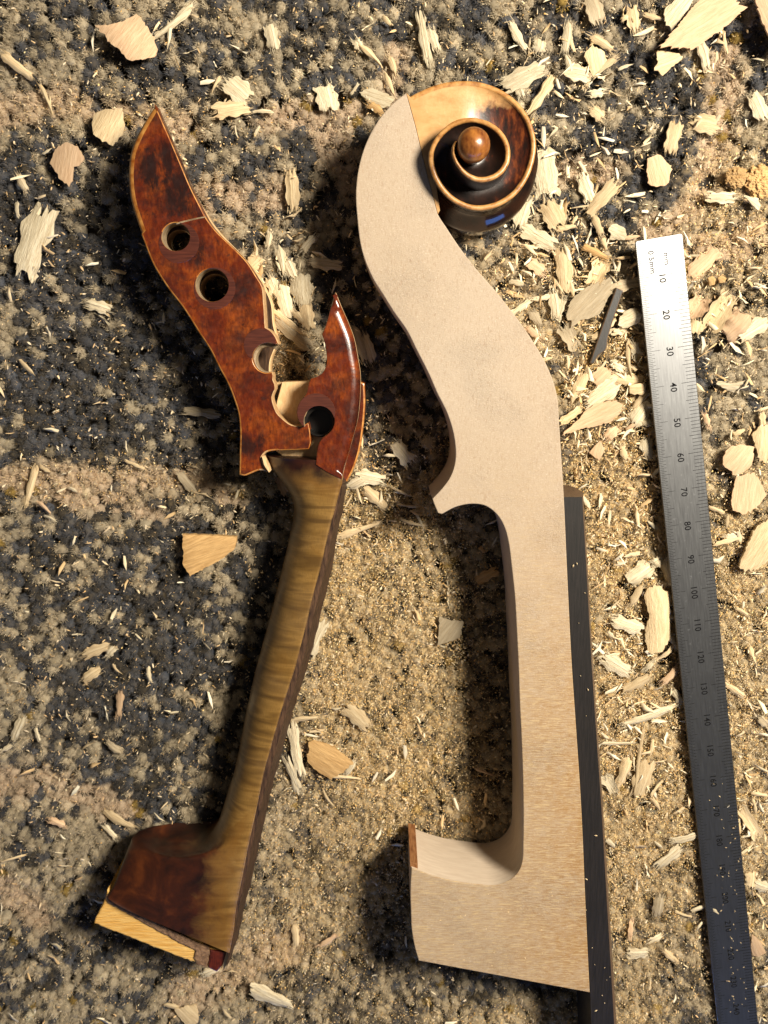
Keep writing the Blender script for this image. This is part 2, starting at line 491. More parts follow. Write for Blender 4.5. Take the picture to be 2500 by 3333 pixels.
CHIP = {
    'w': make_chip('white_chip_wood', (0.56, 0.45, 0.28), (0.80, 0.70, 0.50), 0.35, 0.4),
    'c': make_chip('cream_chip_wood', (0.56, 0.40, 0.22), (0.78, 0.62, 0.38), 0.3, 0.2),
    'b': make_chip('beige_chip_wood', (0.56, 0.36, 0.21), (0.72, 0.51, 0.32), 0.25, 0.1),
    't': make_chip('tan_chip_wood', (0.42, 0.24, 0.09), (0.66, 0.42, 0.18), 0.2, 0.1),
    'g': make_chip('dusty_chip_wood', (0.38, 0.30, 0.19), (0.56, 0.46, 0.31), 0.3, 0.2),
    'o': make_chip('orange_sawdust', (0.50, 0.29, 0.11), (0.70, 0.46, 0.21), 0.1, 0.6),
}

def make_pile():
    t = NT('wool_pile')
    c = t.attr('tint')
    t.b.inputs['Sheen Weight'].default_value = 0.15
    t.b.inputs['Sheen Roughness'].default_value = 0.5
    m = t.set(c.outputs['Color'], 0.95, 0.08)
    tr = t.n('ShaderNodeBsdfTranslucent'); t.l(c.outputs['Color'], tr.inputs['Color'])
    mx = t.n('ShaderNodeMixShader', i_0=0.25)
    t.l(t.b.outputs[0], mx.inputs[1]); t.l(tr.outputs[0], mx.inputs[2]); t.l(mx.outputs[0], t.out.inputs['Surface'])
    return m
M_PILE = make_pile()
def make_dust():
    t = NT('sawdust_grain')
    c = t.attr('tint')
    return t.set(c.outputs['Color'], 0.75, 0.2)
M_DUST = make_dust()
M_BACKING = make_plain('carpet_backing', (0.03, 0.028, 0.026), (0.16, 0.12, 0.08), 0.95, (1, 1, 1), 0.16, 0.5)

# ------------------------------------------------------------------ the carpet
X0, X1, Y0, Y1 = -134.0, 134.0, -180.0, 158.0

def ell(px, py, cx, cy, rx, ry, soft=0.5):
    d = np.sqrt(((px - cx) / rx) ** 2 + ((py - cy) / ry) ** 2)
    return np.clip((1 + soft - d) / (2 * soft), 0, 1)

def band_map(px, py):
    """worn lower lines of bare beige pile"""
    w = 30 * (vnoise(px, py, 160, 5) - 0.5)
    b = np.zeros_like(px)
    def seg(x0, y0, x1, y1, r):
        nonlocal b
        dx, dy = x1 - x0, y1 - y0
        t = np.clip(((px - x0) * dx + (py - y0) * dy) / (dx * dx + dy * dy), 0, 1)
        d = np.hypot(px - x0 - t * dx, py - y0 - t * dy) + w
        b = np.maximum(b, np.clip((r * 1.35 - d) / (r * 0.7), 0, 1))
    for s in [(-300, 400, 220, 330, 60), (220, 330, 620, 420, 50), (860, 395, 1150, 370, 48), (560, 640, 900, 640, 60),
              (-300, 1560, 320, 1570, 55), (320, 1570, 620, 1560, 50), (620, 1560, 760, 1640, 50), (560, 1690, 200, 1620, 35),
              (1290, 150, 1270, 330, 45), (2380, 150, 2340, 420, 55), (2340, 420, 2300, 640, 55), (2300, 640, 2120, 760, 50), (1750, 560, 2000, 560, 40),
              (-200, 2560, 140, 2560, 60), (140, 2560, 420, 2660, 50), (0, 2900, 120, 3000, 60), (600, 3250, 950, 3080, 70),
              (1060, 420, 1150, 620, 60), (2280, 820, 2480, 760, 60)]:
        seg(*s)
    return b

def dark_map(px, py):
    p = np.full_like(px, 0.42)
    for cx, cy, rx, ry, a in [(180, 1020, 260, 420, 0.38), (380, 1330, 330, 230, 0.40), (520, 1950, 420, 300, 0.36), (560, 2400, 340, 330, 0.30),
                              (250, 2250, 330, 160, 0.1), (700, 150, 420, 150, 0.20), (900, 560, 220, 170, 0.22), (1950, 480, 240, 260, 0.2),
                              (2240, 320, 100, 90, 0.5), (1500, 160, 260, 140, 0.16), (1250, 1250, 180, 330, 0.35), (1980, 130, 300, 120, 0.15),
                              (700, 800, 200, 260, 0.1), (150, 620, 220, 180, 0.25), (1560, 2000, 110, 420, 0.12), (180, 3150, 380, 250, 0.05),
                              (1350, 3300, 400, 120, 0.1), (2200, 560, 60, 70, 0.5), (2080, 3180, 130, 80, 0.3), (1870, 1480, 60, 180, 0.3)]:
        p = p + a * ell(px, py, cx, cy, rx, ry)
    for cx, cy, rx, ry, a in [(2300, 950, 260, 280, 0.22), (1250, 2250, 260, 420, 0.24), (2050, 2600, 200, 700, 0.30), (2400, 2400, 160, 900, 0.26),
                              (1950, 1900, 130, 400, 0.15), (1150, 1600, 120, 200, 0.1), (900, 3000, 400, 300, 0.08), (120, 2750, 300, 250, 0.12)]:
        p = p - a * ell(px, py, cx, cy, rx, ry)
    return p

def dust_map(px, py):
    d = np.full_like(px, 0.13)
    for cx, cy, rx, ry, a in [(1330, 2150, 300, 560, 0.70), (1200, 2600, 330, 260, 0.38), (2050, 2350, 190, 900, 0.80), (2400, 2450, 170, 700, 0.62),
                              (1980, 1500, 140, 300, 0.72), (2040, 1230, 130, 220, 0.5), (1800, 980, 190, 230, 0.40), (1150, 1680, 150, 130, 0.55), (1080, 1950, 120, 300, 0.5),
                              (2400, 620, 160, 130, 0.5), (2350, 900, 200, 160, 0.32), (1300, 1660, 160, 80, 0.6), (1010, 3020, 330, 230, 0.42),
                              (420, 1570, 420, 70, 0.22), (300, 360, 300, 60, 0.2), (1650, 3320, 420, 60, 0.45), (880, 1080, 130, 160, 0.35), (2440, 1750, 140, 260, 0.35)]:
        d = d + a * ell(px, py, cx, cy, rx, ry, 0.6)
    return np.clip(d, 0, 1)

def pile_height(x, y):
    px, py = PX(x, y, 0.0)
    h = 1.5 * (vnoise(x, y, 26, 11) - 0.5) + 0.6 * (vnoise(x, y, 9, 12) - 0.5)
    return h - 2.0 * band_map(px, py) - 0.3 + 2.5 * ell(px, py, 700, 700, 520, 520, 0.6)

def np_mesh(name, V, T, tint, mat, parent=None, smooth=False):
    me = bpy.data.meshes.new(name)
    nv, nt = len(V), len(T)
    me.vertices.add(nv)
    me.vertices.foreach_set('co', (V * MM).astype(np.float32).ravel())
    me.loops.add(nt * 3)
    me.loops.foreach_set('vertex_index', T.astype(np.int32).ravel())
    me.polygons.add(nt)
    me.polygons.foreach_set('loop_start', np.arange(0, nt * 3, 3, dtype=np.int32))
    if smooth:
        me.polygons.foreach_set('use_smooth', np.ones(nt, dtype=bool))
    a = me.attributes.new('tint', 'FLOAT_COLOR', 'POINT')
    c = np.ones((nv, 4), np.float32); c[:, :3] = tint
    a.data.foreach_set('color', c.ravel())
    me.materials.append(mat)
    me.update(calc_edges=True)
    o = bpy.data.objects.new(name, me)
    return link(o, parent)

def build_carpet():
    rng = np.random.default_rng(7)
    sheet = mesh_obj('carpet', [(-420, -480, -6), (420, -480, -6), (420, 430, -6), (-420, 430, -6)], [(0, 1, 2, 3)], M_BACKING)
    tag(sheet, kind='structure', label='mottled navy and beige wool carpet under the necks', cat='carpet')
    sp = 2.8
    gx, gy = np.meshgrid(np.arange(X0, X1, sp), np.arange(Y0, Y1, sp * 0.87))
    gx[1::2] += sp / 2
    n = gx.size
    x = gx.ravel() + rng.normal(0, 0.75, n); y = gy.ravel() + rng.normal(0, 0.75, n)
    px, py = PX(x, y, 0.0)
    pd = dark_map(px, py)
    field = 0.22 * vnoise(x, y, 12, 21) + 0.34 * vnoise(x, y, 5.0, 22) + 0.44 * rng.random(n)
    dark = field < (0.5 + (pd - 0.5) * 0.45)
    band = band_map(px, py)
    dark &= ~(rng.random(n) < band * 0.9)
    dust = dust_map(px, py)
    # colours of the wool
    j = rng.normal(0, 1, (n, 1))
    navy = np.array([0.066, 0.075, 0.094]) * (1 + 0.28 * j)
    navy[rng.random(n) < 0.18] = [0.030, 0.033, 0.038]
    beige = np.array([0.50, 0.425, 0.305]) * (1 + 0.17 * j)
    pinkish = np.array([0.64, 0.50, 0.36]) * (1 + 0.12 * j)
    bm_ = np.clip(band, 0, 1)[:, None]
    beige = beige * (1 - bm_) + pinkish * bm_
    olive = rng.random(n) < 0.015
    beige[olive] = [0.36, 0.24, 0.06]
    col = np.where(dark[:, None], navy, beige)
    col = np.clip(col, 0.006, 0.8)
    h = pile_height(x, y) + rng.normal(0, 0.22, n) + np.where(dark, -0.12, 0.1)
    R = rng.uniform(1.1, 2.25, n)
    gold = np.array([0.88, 0.62, 0.27])
    # domes
    seg = 7
    rr = np.array([1.0, 0.86, 0.52]); zz = np.array([-4.6, -1.75, -0.95])
    ang = np.arange(seg) * 2 * np.pi / seg
    V = np.zeros((n, 3 * seg + 1, 3))
    rot = rng.random(n) * 6.28
    for k in range(3):
        rad = R[:, None] * rr[k] * (1 + 0.16 * rng.normal(0, 1, (n, seg)))
        V[:, k*seg:(k+1)*seg, 0] = x[:, None] + rad * np.cos(ang[None] + rot[:, None])
        V[:, k*seg:(k+1)*seg, 1] = y[:, None] + rad * np.sin(ang[None] + rot[:, None])
        V[:, k*seg:(k+1)*seg, 2] = h[:, None] + zz[k] + 0.14 * rng.normal(0, 1, (n, seg)) * (k > 0)
    V[:, -1] = np.stack([x, y, h - 0.68], 1)
    T = []
    for k in range(2):
        for s in range(seg):
            a, b = k * seg + s, k * seg + (s + 1) % seg
            T += [(a, b, b + seg), (a, b + seg, a + seg)]
    for s in range(seg):
        T.append((2 * seg + s, 2 * seg + (s + 1) % seg, 3 * seg))
    T = np.array(T)
    nvt = 3 * seg + 1
    Tall = (T[None] + (np.arange(n) * nvt)[:, None, None]).reshape(-1, 3)
    C = np.repeat((col * 0.75)[:, None, :], nvt, 1)
    dz = np.zeros(nvt); dz[2*seg:3*seg] = 0.7; dz[-1] = 1; dz[seg:2*seg] = 0.2
    k = (dust[:, None] * dz[None] * rng.uniform(0.1, 0.9, (n, nvt)))[..., None]
    C = C * (1 - k) + gold * k
    # fibres
    nf = 105
    m = n * nf
    tx, ty, th, tr = (np.repeat(a, nf) for a in (x, y, h, R))
    q = np.sqrt(rng.random(m)) * 1.0
    az = rng.random(m) * 2 * np.pi
    bx, by = tx + tr * q * np.cos(az), ty + tr * q * np.sin(az)
    bz = th - 1.0 * q ** 2.4 - 0.95
    lean_az = az + rng.normal(0, 1.1, m)
    lean = np.clip(0.25 + 0.75 * q + rng.normal(0, 0.45, m), 0.0, 1.6)
    L = rng.uniform(0.5, 1.6, m) + 0.8 * (rng.random(m) < 0.06)
    D = np.stack([np.sin(lean) * np.cos(lean_az), np.sin(lean) * np.sin(lean_az), np.cos(lean)], 1)
    wa = lean_az + np.pi / 2 + rng.normal(0, 0.5, m)
    wd = rng.uniform(0.055, 0.11, m)
    P0 = np.stack([bx, by, bz], 1)
    Wv = np.stack([np.cos(wa) * wd, np.sin(wa) * wd, np.zeros(m)], 1)
    FV = np.stack([P0 - Wv, P0 + Wv, P0 + D * L[:, None]], 1)
    FT = (np.arange(m) * 3)[:, None] + np.arange(3)[None] + len(V) * nvt
    fc = np.repeat(col, nf, 0) * rng.uniform(0.75, 1.45, (m, 1))
    stray = rng.random(m) < 0.03
    fc[stray] = np.array([0.42, 0.33, 0.22])
    kd = (np.repeat(dust, nf) * rng.uniform(0, 0.95, m))[:, None]
    fc = fc * (1 - kd) + gold * kd
    FC = np.repeat(fc[:, None, :], 3, 1)
    Vall = np.concatenate([V.reshape(-1, 3), FV.reshape(-1, 3)])
    Call = np.concatenate([C.reshape(-1, 3), FC.reshape(-1, 3)])
    pile = np_mesh('carpet_pile', Vall, np.concatenate([Tall, FT]), np.clip(Call, 0.004, 0.9), M_PILE)
    tag(pile, kind='stuff', label='fuzzy navy and beige wool pile of the carpet', cat='carpet pile')

    # sawdust: fine golden grains and bright slivers, thick where the photograph shows drifts
    def grains(name, count, lmin, lmax, wfac, weight, cols, up, label, seed):
        r = np.random.default_rng(seed)
        xs, ys = r.uniform(X0, X1, count * 6), r.uniform(Y0, Y1, count * 6)
        qx, qy = PX(xs, ys, 0.0)
        keep = r.random(len(xs)) < weight(qx, qy, xs, ys)
        xs, ys = xs[keep][:count], ys[keep][:count]
        k = len(xs)
        zs = pile_height(xs, ys) + r.uniform(up[0], up[1], k)
        L = lmin + (lmax - lmin) * r.random(k) ** 2.2
        w = L * r.uniform(wfac[0], wfac[1], k)
        a = r.random(k) * 2 * np.pi
        el = r.normal(0, 0.35, k)
        d = np.stack([np.cos(a) * np.cos(el), np.sin(a) * np.cos(el), np.sin(el)], 1)
        s = np.stack([-np.sin(a), np.cos(a), r.normal(0, 0.4, k)], 1)
        u = np.cross(d, s)
        c = np.stack([xs, ys, zs], 1)
        L_, w_ = L[:, None], w[:, None]
        bend = u * (L_ * r.uniform(-0.25, 0.25, (k, 1)))
        GV = np.stack([c - d * L_ * .5 - s * w_ * .3, c - d * L_ * .45 + s * w_ * .35, c + bend - s * w_ * .5, c + bend + s * w_ * .5,
                       c + d * L_ * .5, c - u * w_ * .35 + bend * .3], 1)
        gt = np.array([(0, 2, 1), (1, 2, 3), (2, 4, 3), (1, 3, 5), (3, 4, 5), (2, 0, 5)])
        GT = (gt[None] + (np.arange(k) * 6)[:, None, None]).reshape(-1, 3)
        pick = np.array(cols)[r.integers(0, len(cols), k)] * r.uniform(0.75, 1.2, (k, 1))
        o = np_mesh(name, GV.reshape(-1, 3), GT, np.clip(np.repeat(pick[:, None], 6, 1).reshape(-1, 3), 0, .92), M_DUST)
        tag(o, kind='stuff', label=label, cat='sawdust')
    clump = lambda xs, ys: 0.25 + 1.3 * np.clip(vnoise(xs, ys, 7, 31) * 0.6 + vnoise(xs, ys, 3, 32) * 0.55 - 0.28, 0, 1)
    grains('sawdust', 112000, 0.18, 0.66, (0.35, 0.75), lambda a, b, xs, ys: np.clip(dust_map(a, b) - 0.05, 0.02, 1) ** 1.3 * clump(xs, ys),
           [(0.84, 0.56, 0.23), (0.90, 0.65, 0.32), (0.74, 0.44, 0.15), (0.86, 0.63, 0.36), (0.88, 0.70, 0.44)], (-0.5, 0.7),
           'fine golden sawdust drifted over the carpet', 41)
    grains('sawdust_slivers', 17000, 0.35, 1.6, (0.16, 0.42), lambda a, b, xs, ys: (0.22 + 0.55 * dust_map(a, b)) * clump(xs, ys),
           [(0.76, 0.60, 0.38), (0.80, 0.66, 0.46), (0.66, 0.46, 0.24), (0.74, 0.50, 0.26)], (0.0, 0.9),
           'tiny pale slivers of sawdust sprinkled on the carpet', 43)
    heap = lambda a, b: np.clip(0.05 + 0.8 * ell(a, b, 1900, 950, 260, 420, .5) + 0.8 * ell(a, b, 2020, 1350, 150, 300, .5) + 0.6 * ell(a, b, 2080, 2150, 150, 500, .5) + 0.5 * ell(a, b, 2380, 1100, 180, 350, .5)
                                + 0.45 * ell(a, b, 950, 950, 140, 200, .5) + 0.3 * ell(a, b, 1150, 1600, 160, 160, .5) + 0.3 * ell(a, b, 2050, 250, 420, 260, .5) + 0.45 * ell(a, b, 2430, 2500, 120, 700, .5), 0, 1)
    grains('wood_crumbs', 4600, 1.3, 6.0, (0.08, 0.26), lambda a, b, xs, ys: heap(a, b) * clump(xs, ys),
           [(0.80, 0.68, 0.46), (0.74, 0.58, 0.36), (0.82, 0.72, 0.54), (0.66, 0.46, 0.24)], (0.2, 1.1),
           'small pale wood crumbs heaped among the shavings', 47)
build_carpet()

# ------------------------------------------------------------------ new neck with the old scroll grafted on
def lerp(a, b, t):
    return a + (b - a) * t

JOINT = [(1322, 302), (1338, 359), (1354, 418), (1369, 481), (1385, 543), (1405, 622), (1424, 694)]
NZ = 23.0
def build_new_neck():
    bx, by, _ = W(1600, 1800, NZ)
    root = empty('violin_neck', (bx, by, 0))
    tag(root, 'pale unvarnished maple violin neck with an old brown scroll grafted on', 'violin neck')
    outline = [(1322, 302), (1283, 333), (1237, 384), (1198, 452), (1172, 527), (1159, 618), (1163, 708), (1178, 814), (1213, 904), (1251, 965),
               (1281, 1013), (1326, 1078), (1356, 1138), (1394, 1213), (1424, 1281), (1454, 1341), (1474, 1402), (1483, 1462), (1481, 1507),
               (1466, 1552), (1439, 1590), (1408, 1623), (1412, 1638), (1418, 1652), (1426, 1670), (1439, 1673), (1484, 1650), (1537, 1640), (1582, 1647), (1620, 1677), (1643, 1718), (1655, 1763),
               (1665, 1839), (1676, 1944), (1682, 2050), (1688, 2170), (1692, 2291), (1698, 2411), (1702, 2532), (1704, 2652), (1703, 2740),
               (1700, 2802), (1688, 2836), (1663, 2862), (1616, 2881), (1553, 2878), (1469, 2866), (1405, 2849), (1340, 2824),
               (1337, 2868), (1336, 2912), (1338, 2968), (1340, 3022), (1351, 3085), (1363, 3127), (1920, 3231), (1908, 2980), (1891, 2600), (1876, 2375), (1861, 2150), (1847, 1870),
               (1834, 1589), (1825, 1450), (1821, 1386), (1812, 1281), (1780, 1190), (1718, 1085), (1628, 965), (1537, 859), (1492, 799), (1454, 742), (1424, 694)]
    lp = smooth_loop(outline, 9.0, 40) + []
    # the joint to the scroll closes the outline
    jl = smooth_loop(JOINT[::-1], 9.0, 60, closed=False)[1:-1]
    # smooth_loop closed the gap (1424,694)->(1322,302) with straight points: cut those and use the joint
    k = max(i for i, p in enumerate(lp) if abs(p[0] - 1424) < 0.01 and abs(p[1] - 694) < 0.01)
    lp = lp[:k + 1] + jl
    body = slab('neck_body', lp, 0.0, NZ, [M_MAPLE, M_MAPLE, M_MAPLE_SIDE], root, bevel=0.22, steps=2, raw=False)

    # fingerboard: glued to the straight side, crowned towards the right
    L = [(1834, 1618), (1847, 1870), (1861, 2150), (1876, 2375), (1891, 2600), (1908, 2980), (1921, 3240), (1927, 3400), (1936, 3640)]
    Rr = [(1896, 1618), (1911, 1870), (1926, 2150), (1941, 2375), (1957, 2600), (1979, 2980), (1995, 3240), (2004, 3400), (2018, 3640)]
    ztop = NZ - 0.4
    sec_t = [0.0, 0.985, 1.0, 1.09, 1.22, 1.32, 1.38, 1.36, 1.25, 1.05, 1.0, 0.0]
    sec_z = [ztop, ztop, ztop - .15, ztop - 1.6, ztop - 4.2, ztop - 7.5, ztop - 11.5, 7.5, 3.6, 0.9, 0.5, 0.5]
    V, F, mi = [], [], []
    def dense(P):
        return smooth_loop(P, 40, 60, closed=False)
    Ld, Rd = dense(L), dense(Rr)
    n = min(len(Ld), len(Rd))
    def at(P, t):
        f = t * (len(P) - 1); i = min(int(f), len(P) - 2)
        return (lerp(P[i][0], P[i + 1][0], f - i), lerp(P[i][1], P[i + 1][1], f - i))
    ns = 60
    for s in range(ns + 1):
        l, r = W(*at(L, s / ns), ztop), W(*at(Rr, s / ns), ztop)
        for tt, zz in zip(sec_t, sec_z):
            x, y = lerp(l[0] + 0.05, r[0], tt), lerp(l[1], r[1], tt)
            V.append((x, y, zz))
    m = len(sec_t)
    for s in range(ns):
        for q in range(m):
            q2 = (q + 1) % m
            F.append((s * m + q, s * m + q2, (s + 1) * m + q2, (s + 1) * m + q))
            mi.append(1 if 1 <= q <= 9 else 0)
    F.append(tuple(range(m))); mi.append(1)
    F.append(tuple(ns * m + q for q in range(m))[::-1]); mi.append(1)
    mesh_obj('fingerboard', V, F, [M_EBONY, M_EBONY_EDGE], root, smooth=35, midx=mi)

    # thin brown strip at the end of the heel, below the top face
    slab('heel_strip', [(1335, 2806), (1360, 2813), (1360, 2830), (1335, 2822)], 0.2, NZ - 0.7, M_BROWNVEN, root, bevel=0.05, steps=1)

    # ---------------- scroll
    k_, ox, oy = 0.3918, 1150, 230
    ridge = [(470, 215), (580, 158), (700, 112), (815, 88), (930, 82), (1030, 88), (1120, 110), (1215, 148), (1300, 200), (1372, 262), (1430, 335), (1478, 420), (1508, 515), (1522, 620), (1508, 730), (1478, 835),
             (1428, 935), (1360, 1025), (1270, 1095), (1170, 1140), (1070, 1160), (980, 1155), (900, 1130), (820, 1085), (745, 1015), (685, 930), (645, 840), (625, 750), (630, 670), (655, 600), (700, 530), (760, 470),
             (845, 412), (950, 388), (1060, 398), (1160, 438), (1240, 505), (1290, 590), (1308, 680), (1298, 765), (1255, 840), (1195, 890), (1125, 918), (1050, 925), (985, 908), (925, 868), (875, 810), (838, 745), (818, 680), (822, 625), (850, 580)]
    N = len(ridge)
    def zr(s):            # rim height along the spiral, s 0..1
        return 23.03 + 4.6 * min(1, max(0, (s - 0.10) / 0.46)) ** 1.2 + 6.2 * max(0, (s - 0.52) / 0.48) ** 1.0
    ex, ey, _ = W(ox + 1000 * k_, oy + 620 * k_, 33.5)
    th, rad, zz = [], [], []
    prev = None
    for i, (a, b) in enumerate(ridge):
        z = zr(i / (N - 1))
        x, y, _ = W(ox + a * k_, oy + b * k_, z)
        t = math.atan2(-(y - ey), x - ex)       # clockwise seen from above
        if prev is not None:
            while t < prev - 1.0:
                t += 2 * math.pi
        prev = t
        th.append(t); rad.append(math.hypot(x - ex, y - ey)); zz.append(z)
    th, rad, zz = np.array(th), np.array(rad), np.array(zz)
    for i in range(1, N):
        th[i] = max(th[i], th[i - 1] + 1e-3)
    t0, t1 = th[0], th[-1]
    TAU = 2 * math.pi
    def Rf(t):
        return float(np.interp(t, th, rad)) if t <= t1 else 3.2
    def Zf(t):
        return float(np.interp(t, th, zz)) if t <= t1 else 30.5
    step = math.radians(3.0)
    nst = int((t1 - t0) / step)
    prof = 15
    V, F, rimA, grA, rdA, wlA = [], [], [], [], [], []
    def sm(a, b, x):
        x = min(1, max(0, (x - a) / (b - a))); return x * x * (3 - 2 * x)
    for i in range(nst + 1):
        t = t0 + i * step
        ro, zo = Rf(t), Zf(t)
        inner = t + TAU
        if inner <= t1:
            ri, zi = Rf(inner), Zf(inner)
        else:
            ri, zi = min(3.0, ro * 0.7), 27.8
        turn = (t - t0) / TAU
        deep = sm(0.09, 0.30, turn)
        width = max(0.8, ro - ri)
        rimw = min(1.2, width * 0.26)
        floor = zo - 0.01 - 2.8 * deep - 1.3 * sm(1.0, 1.4, turn)
        foot = ri + min(0.55, width * 0.15)
        pts = [(ro, zo - 0.55), (ro - 0.12, zo - 0.18), (ro - 0.40, zo), (ro - rimw * 0.75, zo - 0.02), (ro - rimw, zo - 0.22 * deep), (ro - rimw - 0.18, zo - 0.75 * deep)]
        r_in, z_in = pts[-1]
        for q in range(1, 7):
            f = q / 6
            r = lerp(r_in, foot, f)
            z = lerp(z_in, floor, math.sin(f * math.pi / 2) ** 0.9)
            pts.append((r, z))
        pts.append((ri + 0.18, floor + 0.35 * (zi - floor)))
        pts.append((ri + 0.04, floor + 0.75 * (zi - floor)))
        pts.append((ri - 0.02, zi - 0.5))
        for q, (r, z) in enumerate(pts):
            V.append((ex + r * math.cos(t), ey - r * math.sin(t), z))
            rimA.append(1.0 if 0 <= q <= 4 else 0.0)
            fo = 1 - min(1, max(0, (q - 5) / 6))
            g = sm(0.05 + 0.11 * fo, 0.17 + 0.15 * fo, turn) if q >= 5 else (0.0)
            if q >= 12:
                g = max(g, 0.62)
            if q == 4: g = 0.30 * deep
            grA.append(g)
            rd = sm(0.08, 0.2, turn) * (1 - sm(0.42, 0.55, turn)) * (1.0 if q < 11 else 0.2)
            rdA.append(rd)
            wlA.append(0.0)
    for i in range(nst):
        for q in range(prof - 1):
            a = i * prof + q
            F.append((a, a + 1, a + prof + 1, a + prof))
    scroll = mesh_obj('scroll', V, F, M_SCROLL, root, smooth=50, attrs={'rim': rimA, 'grime': grA, 'reddish': rdA, 'wallside': wlA})
    # eye
    V, F = [], []
    su, sv = 28, 14
    er = 4.0
    for j in range(sv + 1):
        p = j / sv * math.pi
        for i in range(su):
            a = i / su * TAU
            rr_ = er * math.sin(p) if p < 1.9 else er * (math.sin(p) * 0.75 + 0.22)
            V.append((ex + rr_ * math.cos(a) * 1.0, ey + rr_ * math.sin(a) * 1.02 + 0.15, 33.0 + er * 0.95 * math.cos(p) - (2.4 if p > 1.9 else 0)))
    for j in range(sv):
        for i in range(su):
            F.append((j * su + i, j * su + (i + 1) % su, (j + 1) * su + (i + 1) % su, (j + 1) * su + i))
    mesh_obj('scroll_eye', V, F, M_EYE, scroll, smooth=True)
    # fluted back: the wall under the outer rim
    V, F = [], []
    wallp = [(1.0, 0.0), (0.93, 0.0), (0.86, -0.55), (0.76, -0.95), (0.66, -0.95), (0.625, -0.7), (0.59, 0.1), (0.555, 1.05), (0.52, 2.0), (0.49, 2.4), (0.38, 2.35), (0.25, 2.1), (0.1, 1.6), (0.0, 1.2)]
    wz, wr = np.array([p[0] for p in wallp]), np.array([p[1] for p in wallp])
    fine = np.linspace(1.0, 0.0, 60)
    fr = np.interp(fine, wz[::-1], wr[::-1])
    for _ in range(3):
        fr[1:-1] = 0.5 * fr[1:-1] + 0.25 * (fr[:-2] + fr[2:])
    wallp = list(zip(fine, fr))
    tend = t0 + TAU * 0.97
    nb = 220
    for i in range(nb + 1):
        t = lerp(t0, tend, i / nb)
        ro, zo = Rf(t), Zf(t)
        for zf, d in wallp:
            z = (zo - 0.55) * zf
            r = ro + d
            V.append((ex + r * math.cos(t) + 0.5 * (1 - z / zo), ey - r * math.sin(t) - 2.2 * (1 - z / zo), z))
    m = len(wallp)
    for i in range(nb):
        for q in range(m - 1):
            F.append((i * m + q, i * m + q + 1, (i + 1) * m + q + 1, (i + 1) * m + q))
    mesh_obj('scroll_back', V, F, M_SCROLL_BACK, scroll, smooth=True)
    # bare flat cheek of old wood between joint and spiral
    cheek = [p for p in JOINT[::-1]]
    outer = [(ox + a * k_, oy + b * k_) for a, b in ridge[:8]]
    inner_ = [(ox + a * k_, oy + b * k_) for a, b in [(1180, 300), (1100, 480), (900, 700), (800, 900), (760, 1030), (715, 1150)]]
    joint_in = [(p[0] + 0.8, p[1]) for p in JOINT]
    poly = joint_in[::-1] + [(ox + a * k_, oy + b * k_) for a, b in [(478, 222), (640, 350), (760, 470), (690, 545), (640, 660), (650, 800), (690, 960), (720, 1160)]]
    slab('scroll_cheek', poly, 0.0, NZ + 0.01, M_BARE_OLD, root, bevel=0.05, steps=1, raw=False)
build_new_neck()

# ------------------------------------------------------------------ old broken neck
FZ = 19.3     # upper face of the pegbox fragment
BZ = 21.0     # upper face of the broken neck
FRAG = [(503, 337), (529, 398), (559, 466), (589, 537), (619, 608), (649, 668), (668, 705), (701, 750), (754, 802), (802, 851), (836, 903), (853, 932), (859, 985), (864, 1066),
        (876, 1072), (890, 1085), (899, 1099), (908, 1121),
        (890, 1119), (868, 1116), (846, 1122), (829, 1140), (822, 1160), (826, 1183), (840, 1203), (862, 1213), (886, 1211),
        (890, 1222), (889, 1236), (895, 1250), (896, 1268), (890, 1280), (886, 1292), (888, 1308), (893, 1324), (902, 1344), (925, 1367), (945, 1381), (972, 1387), (992, 1383), (1003, 1376),
        (1008, 1398), (1010, 1420), (1011, 1444), (1005, 1462), (965, 1464), (912, 1466), (866, 1474), (854, 1488), (862, 1515), (874, 1536), (845, 1532), (815, 1543), (795, 1550), (778, 1545), (779, 1480), (780, 1397),
        (775, 1347), (760, 1298), (740, 1248), (713, 1198), (684, 1140), (648, 1085), (595, 1002), (543, 934), (497, 859), (467, 784), (440, 708), (423, 648), (416, 573), (423, 497), (442, 445), (470, 392)]

def crescent(oc, orad, hc, hrad, n=72):
    """ring between an outer circle and an off-centre hole, as one outline"""
    out = [(oc[0] + orad * math.cos(a), oc[1] + orad * math.sin(a)) for a in np.linspace(0, 2 * math.pi, n, endpoint=False)]
    return [p for p in out if math.hypot(p[0] - hc[0], p[1] - hc[1]) > hrad + 1]

